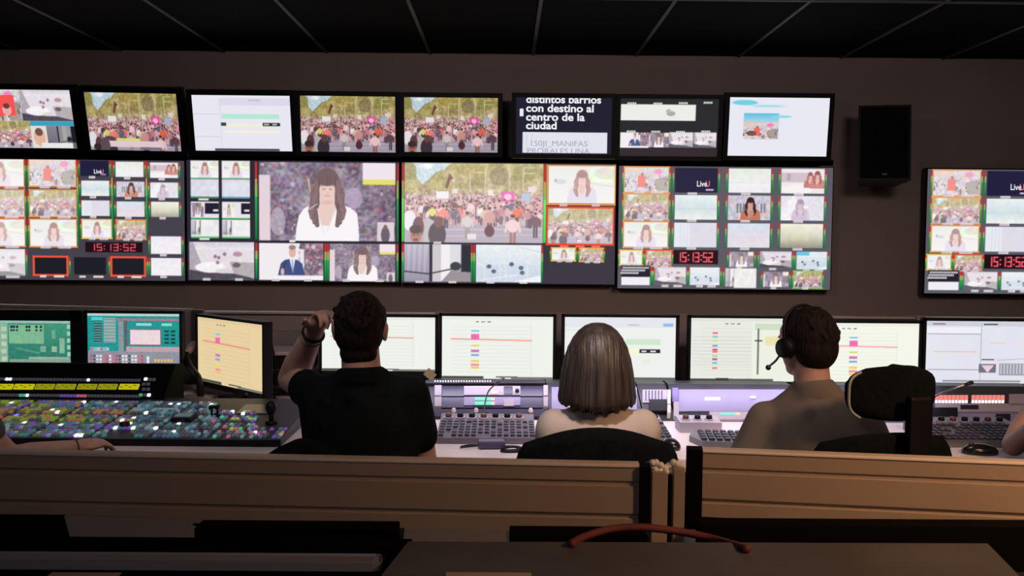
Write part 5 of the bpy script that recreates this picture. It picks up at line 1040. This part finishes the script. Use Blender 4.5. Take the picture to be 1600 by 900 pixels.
# the long haired person
crm = mat('beige_cotton', (.60, .52, .49), .9, spec=.1, var=.06, scale=10, bump=.25)
J = J_(P(933, 566, YP+.02), P(933, 640, YP), P(866, 666, YP), P(1003, 666, YP), P(850, 757, 3.10), P(1017, 757, 3.10), P(885, 718, 3.31), P(985, 718, 3.31), Vector((.285, 3.0, .5)))
J['lw'].z = J['rw'].z = .795
def bob(t, c, R, k):
    b = B(); prof = [(.128, .004), (.126, .022), (.118, .042), (.102, .062), (.080, .079), (.050, .094), (.015, .105), (-.02, .112), (-.055, .117), (-.09, .121), (-.118, .1235), (-.133, .121), (-.138, .114)]
    rings = []; n = 160
    for z, r in prof:
        ring = []
        for i in range(n+1):
            f = max(0, min(1, (.08-z)/.06)); span = PI*(1-.28*f); th = -PI/2+(i/n*2-1)*span
            q = 1+.010*math.sin(i*1.9)*(1 if z < .1 else .3)+.007*math.sin(i*.83+z*9)+.006*math.sin(i*3.7+1)
            ring.append(c+R @ Vector((r*q*math.cos(th), r*.98*q*math.sin(th)-.012, z+(.004*math.sin(i*.57)+.005*math.sin(i*2.3) if z < -.12 else 0)-(.012*abs(math.cos(th)) if z < -.1 else 0)*-1)))
        rings.append(ring)
    loft(b, rings, close=False, caps=False); bmesh.ops.recalc_face_normals(b, faces=b.faces); bmesh.ops.solidify(b, geom=b.faces[:], thickness=.012); obj('hair', b, hairb, t, True)
w1 = person('person with straight brown hair to the shoulders and a beige top, seen from behind', J, .47, shirtm=crm, long_sleeve=True, arm_r=.82, bulk=.92, wide=.98, hk=.94, hair=bob, hands={'l': (J['lw'], Vector((.1, 1, 0)), Vector((0, 0, 1)), 1, .35), 'r': (J['rw'], Vector((-.1, 1, 0)), Vector((0, 0, 1)), -1, .35)})
# the headset wearer, turned a little to the left
olv = mat('olive_grey_cotton', (.17, .145, .13), .9, spec=.1, var=.08, scale=9, bump=.4)
J = J_(P(1261, 536, YP+.03), P(1272, 604, YP), P(1196, 655, 3.06), P(1348, 655, 2.98), P(1160, 735, 3.06), P(1385, 745, 3.04), P(1200, 790, 3.17), P(1330, 790, 3.17), Vector((.985, 2.98, .5)))
J['lw'].z = .63; J['rw'].z = .63
m3 = person('person with short dark hair wearing a headset and olive grey t-shirt, head turned left', J, .50, shirtm=olv, sleeve=.86, sleeve_r=.064, arm_r=1.05, bulk=1.08, wide=1.08, hk=.96, hy=28, hp=-4, hands={'l': (J['lw'], Vector((-.3, 1, 0)), Vector((0, 0, 1)), 1, .35), 'r': (J['rw'], Vector((-.4, 1, -.2)), Vector((0, 0, 1)), -1, .35)},
    hair=lambda t, c, R, k: grow('hair', lambda b: short_hair(b, c, R, k, 9, nape=-.066, tuft=.12), .004, hairm, t, 5))
R = headR(28, -4); c = J['head']; k = .96
hs = thing('headset', 'black headset with microphone boom worn by the person in olive grey', 'headset', c)
b = B(); T = lambda x, y, z: c+R @ (Vector((x, y, z))*k)
tube(b, [T(-.094, .004, -.006), T(-.094, .008, .05), T(-.070, .012, .100), T(0, .014, .126), T(.070, .012, .100), T(.093, .006, .05), T(.092, .0, .02)], .0055); obj('headband', b, black, hs, True)
b = B(); cyl(b, T(-.088, .0, -.012), T(-.112, .0, -.012), .036, .030, 24); obj('ear_cup', b, black, hs, True)
b = B(); tube(b, [T(-.108, .01, -.030), T(-.108, .035, -.055), T(-.098, .075, -.075), T(-.08, .10, -.082)], .0035); obj('microphone_boom', b, dgrey, hs, True)
b = B(); cap(b, T(-.082, .098, -.082), T(-.07, .112, -.084), .009, .008); obj('microphone_tip', b, black, hs, True)
# person beyond the left edge, hand on the switcher
J = J_(P(-130, 545, 2.95), P(-130, 610, 2.93), P(-205, 640, 2.93), P(-58, 640, 2.95), P(-200, 730, 3.12), P(16, 716, 3.0), P(-150, 715, 3.3), P(122, 699, 3.16), Vector((-1.83, 2.90, .5)))
J['lw'].z = .84
gt_ = mat('grey_cotton', (.10, .10, .12), .9, bump=.3, scale=10)
m4 = person('person reaching a bare forearm over the switcher from the left edge', J, .51, shirtm=gt_, sleeve=.45, sleeve_r=.060, arm_r=.95, hands={'r': (J['rw'], P(160, 690, 3.24)-J['rw'], Vector((0, -.25, 1)), -1, .5), 'l': (J['lw'], Vector((.3, 1, 0)), Vector((0, 0, 1)), 1, .3)},
    hair=lambda t, c, R, k: grow('hair', lambda b: short_hair(b, c, R, k, 2), .005, hairm, t, 2))
b = B(); w_ = J['rw'].lerp(J['re'], .05); dv = (J['rw']-J['re']).normalized(); a1 = dv.cross(Vector((0, 0, 1))).normalized(); a2 = dv.cross(a1)
tube(b, [w_+a1*.030*math.cos(k*PI/8)+a2*.030*math.sin(k*PI/8) for k in range(17)], .0025, n=2); obj('bracelet', b, mat('thin_brown_cord', (.1, .05, .04), .6), m4, True)
# person beyond the right edge, elbow on the desk
J = J_(P(1745, 545, 3.0), P(1742, 615, 2.98), P(1668, 640, 2.98), P(1812, 640, 2.96), P(1583, 709, 3.30), P(1830, 730, 3.12), P(1626, 618, 3.36), P(1790, 724, 3.3), Vector((1.89, 2.88, .5)))
J['rw'].z = .80; J['le'].z = .795
m5 = person('person leaning a bare elbow on the desk at the right edge', J, .51, shirtm=gt_, sleeve=.4, sleeve_r=.060, arm_r=.95, hands={'l': (J['lw'], P(1650, 575, 3.3)-J['lw'], Vector((-1, .2, 0)), 1, 1.0), 'r': (J['rw'], Vector((-.2, 1, 0)), Vector((0, 0, 1)), -1, .3)},
    hair=lambda t, c, R, k: grow('hair', lambda b: short_hair(b, c, R, k, 12), .005, hairm, t, 2))
# lamp strips under the monitors that light the racks (the row of tiny lamps and its neighbours)
area('rack_lamp_strip', (0.0, 4.17, .955), (math.radians(-14), 0, 0), 1.6, .02, (.80, .72, 1.0), 1.7, 150)
area('rack_lamp_strip', (1.25, 4.17, .955), (math.radians(-14), 0, 0), 1.3, .02, (.76, .70, 1.0), 1.6, 150)
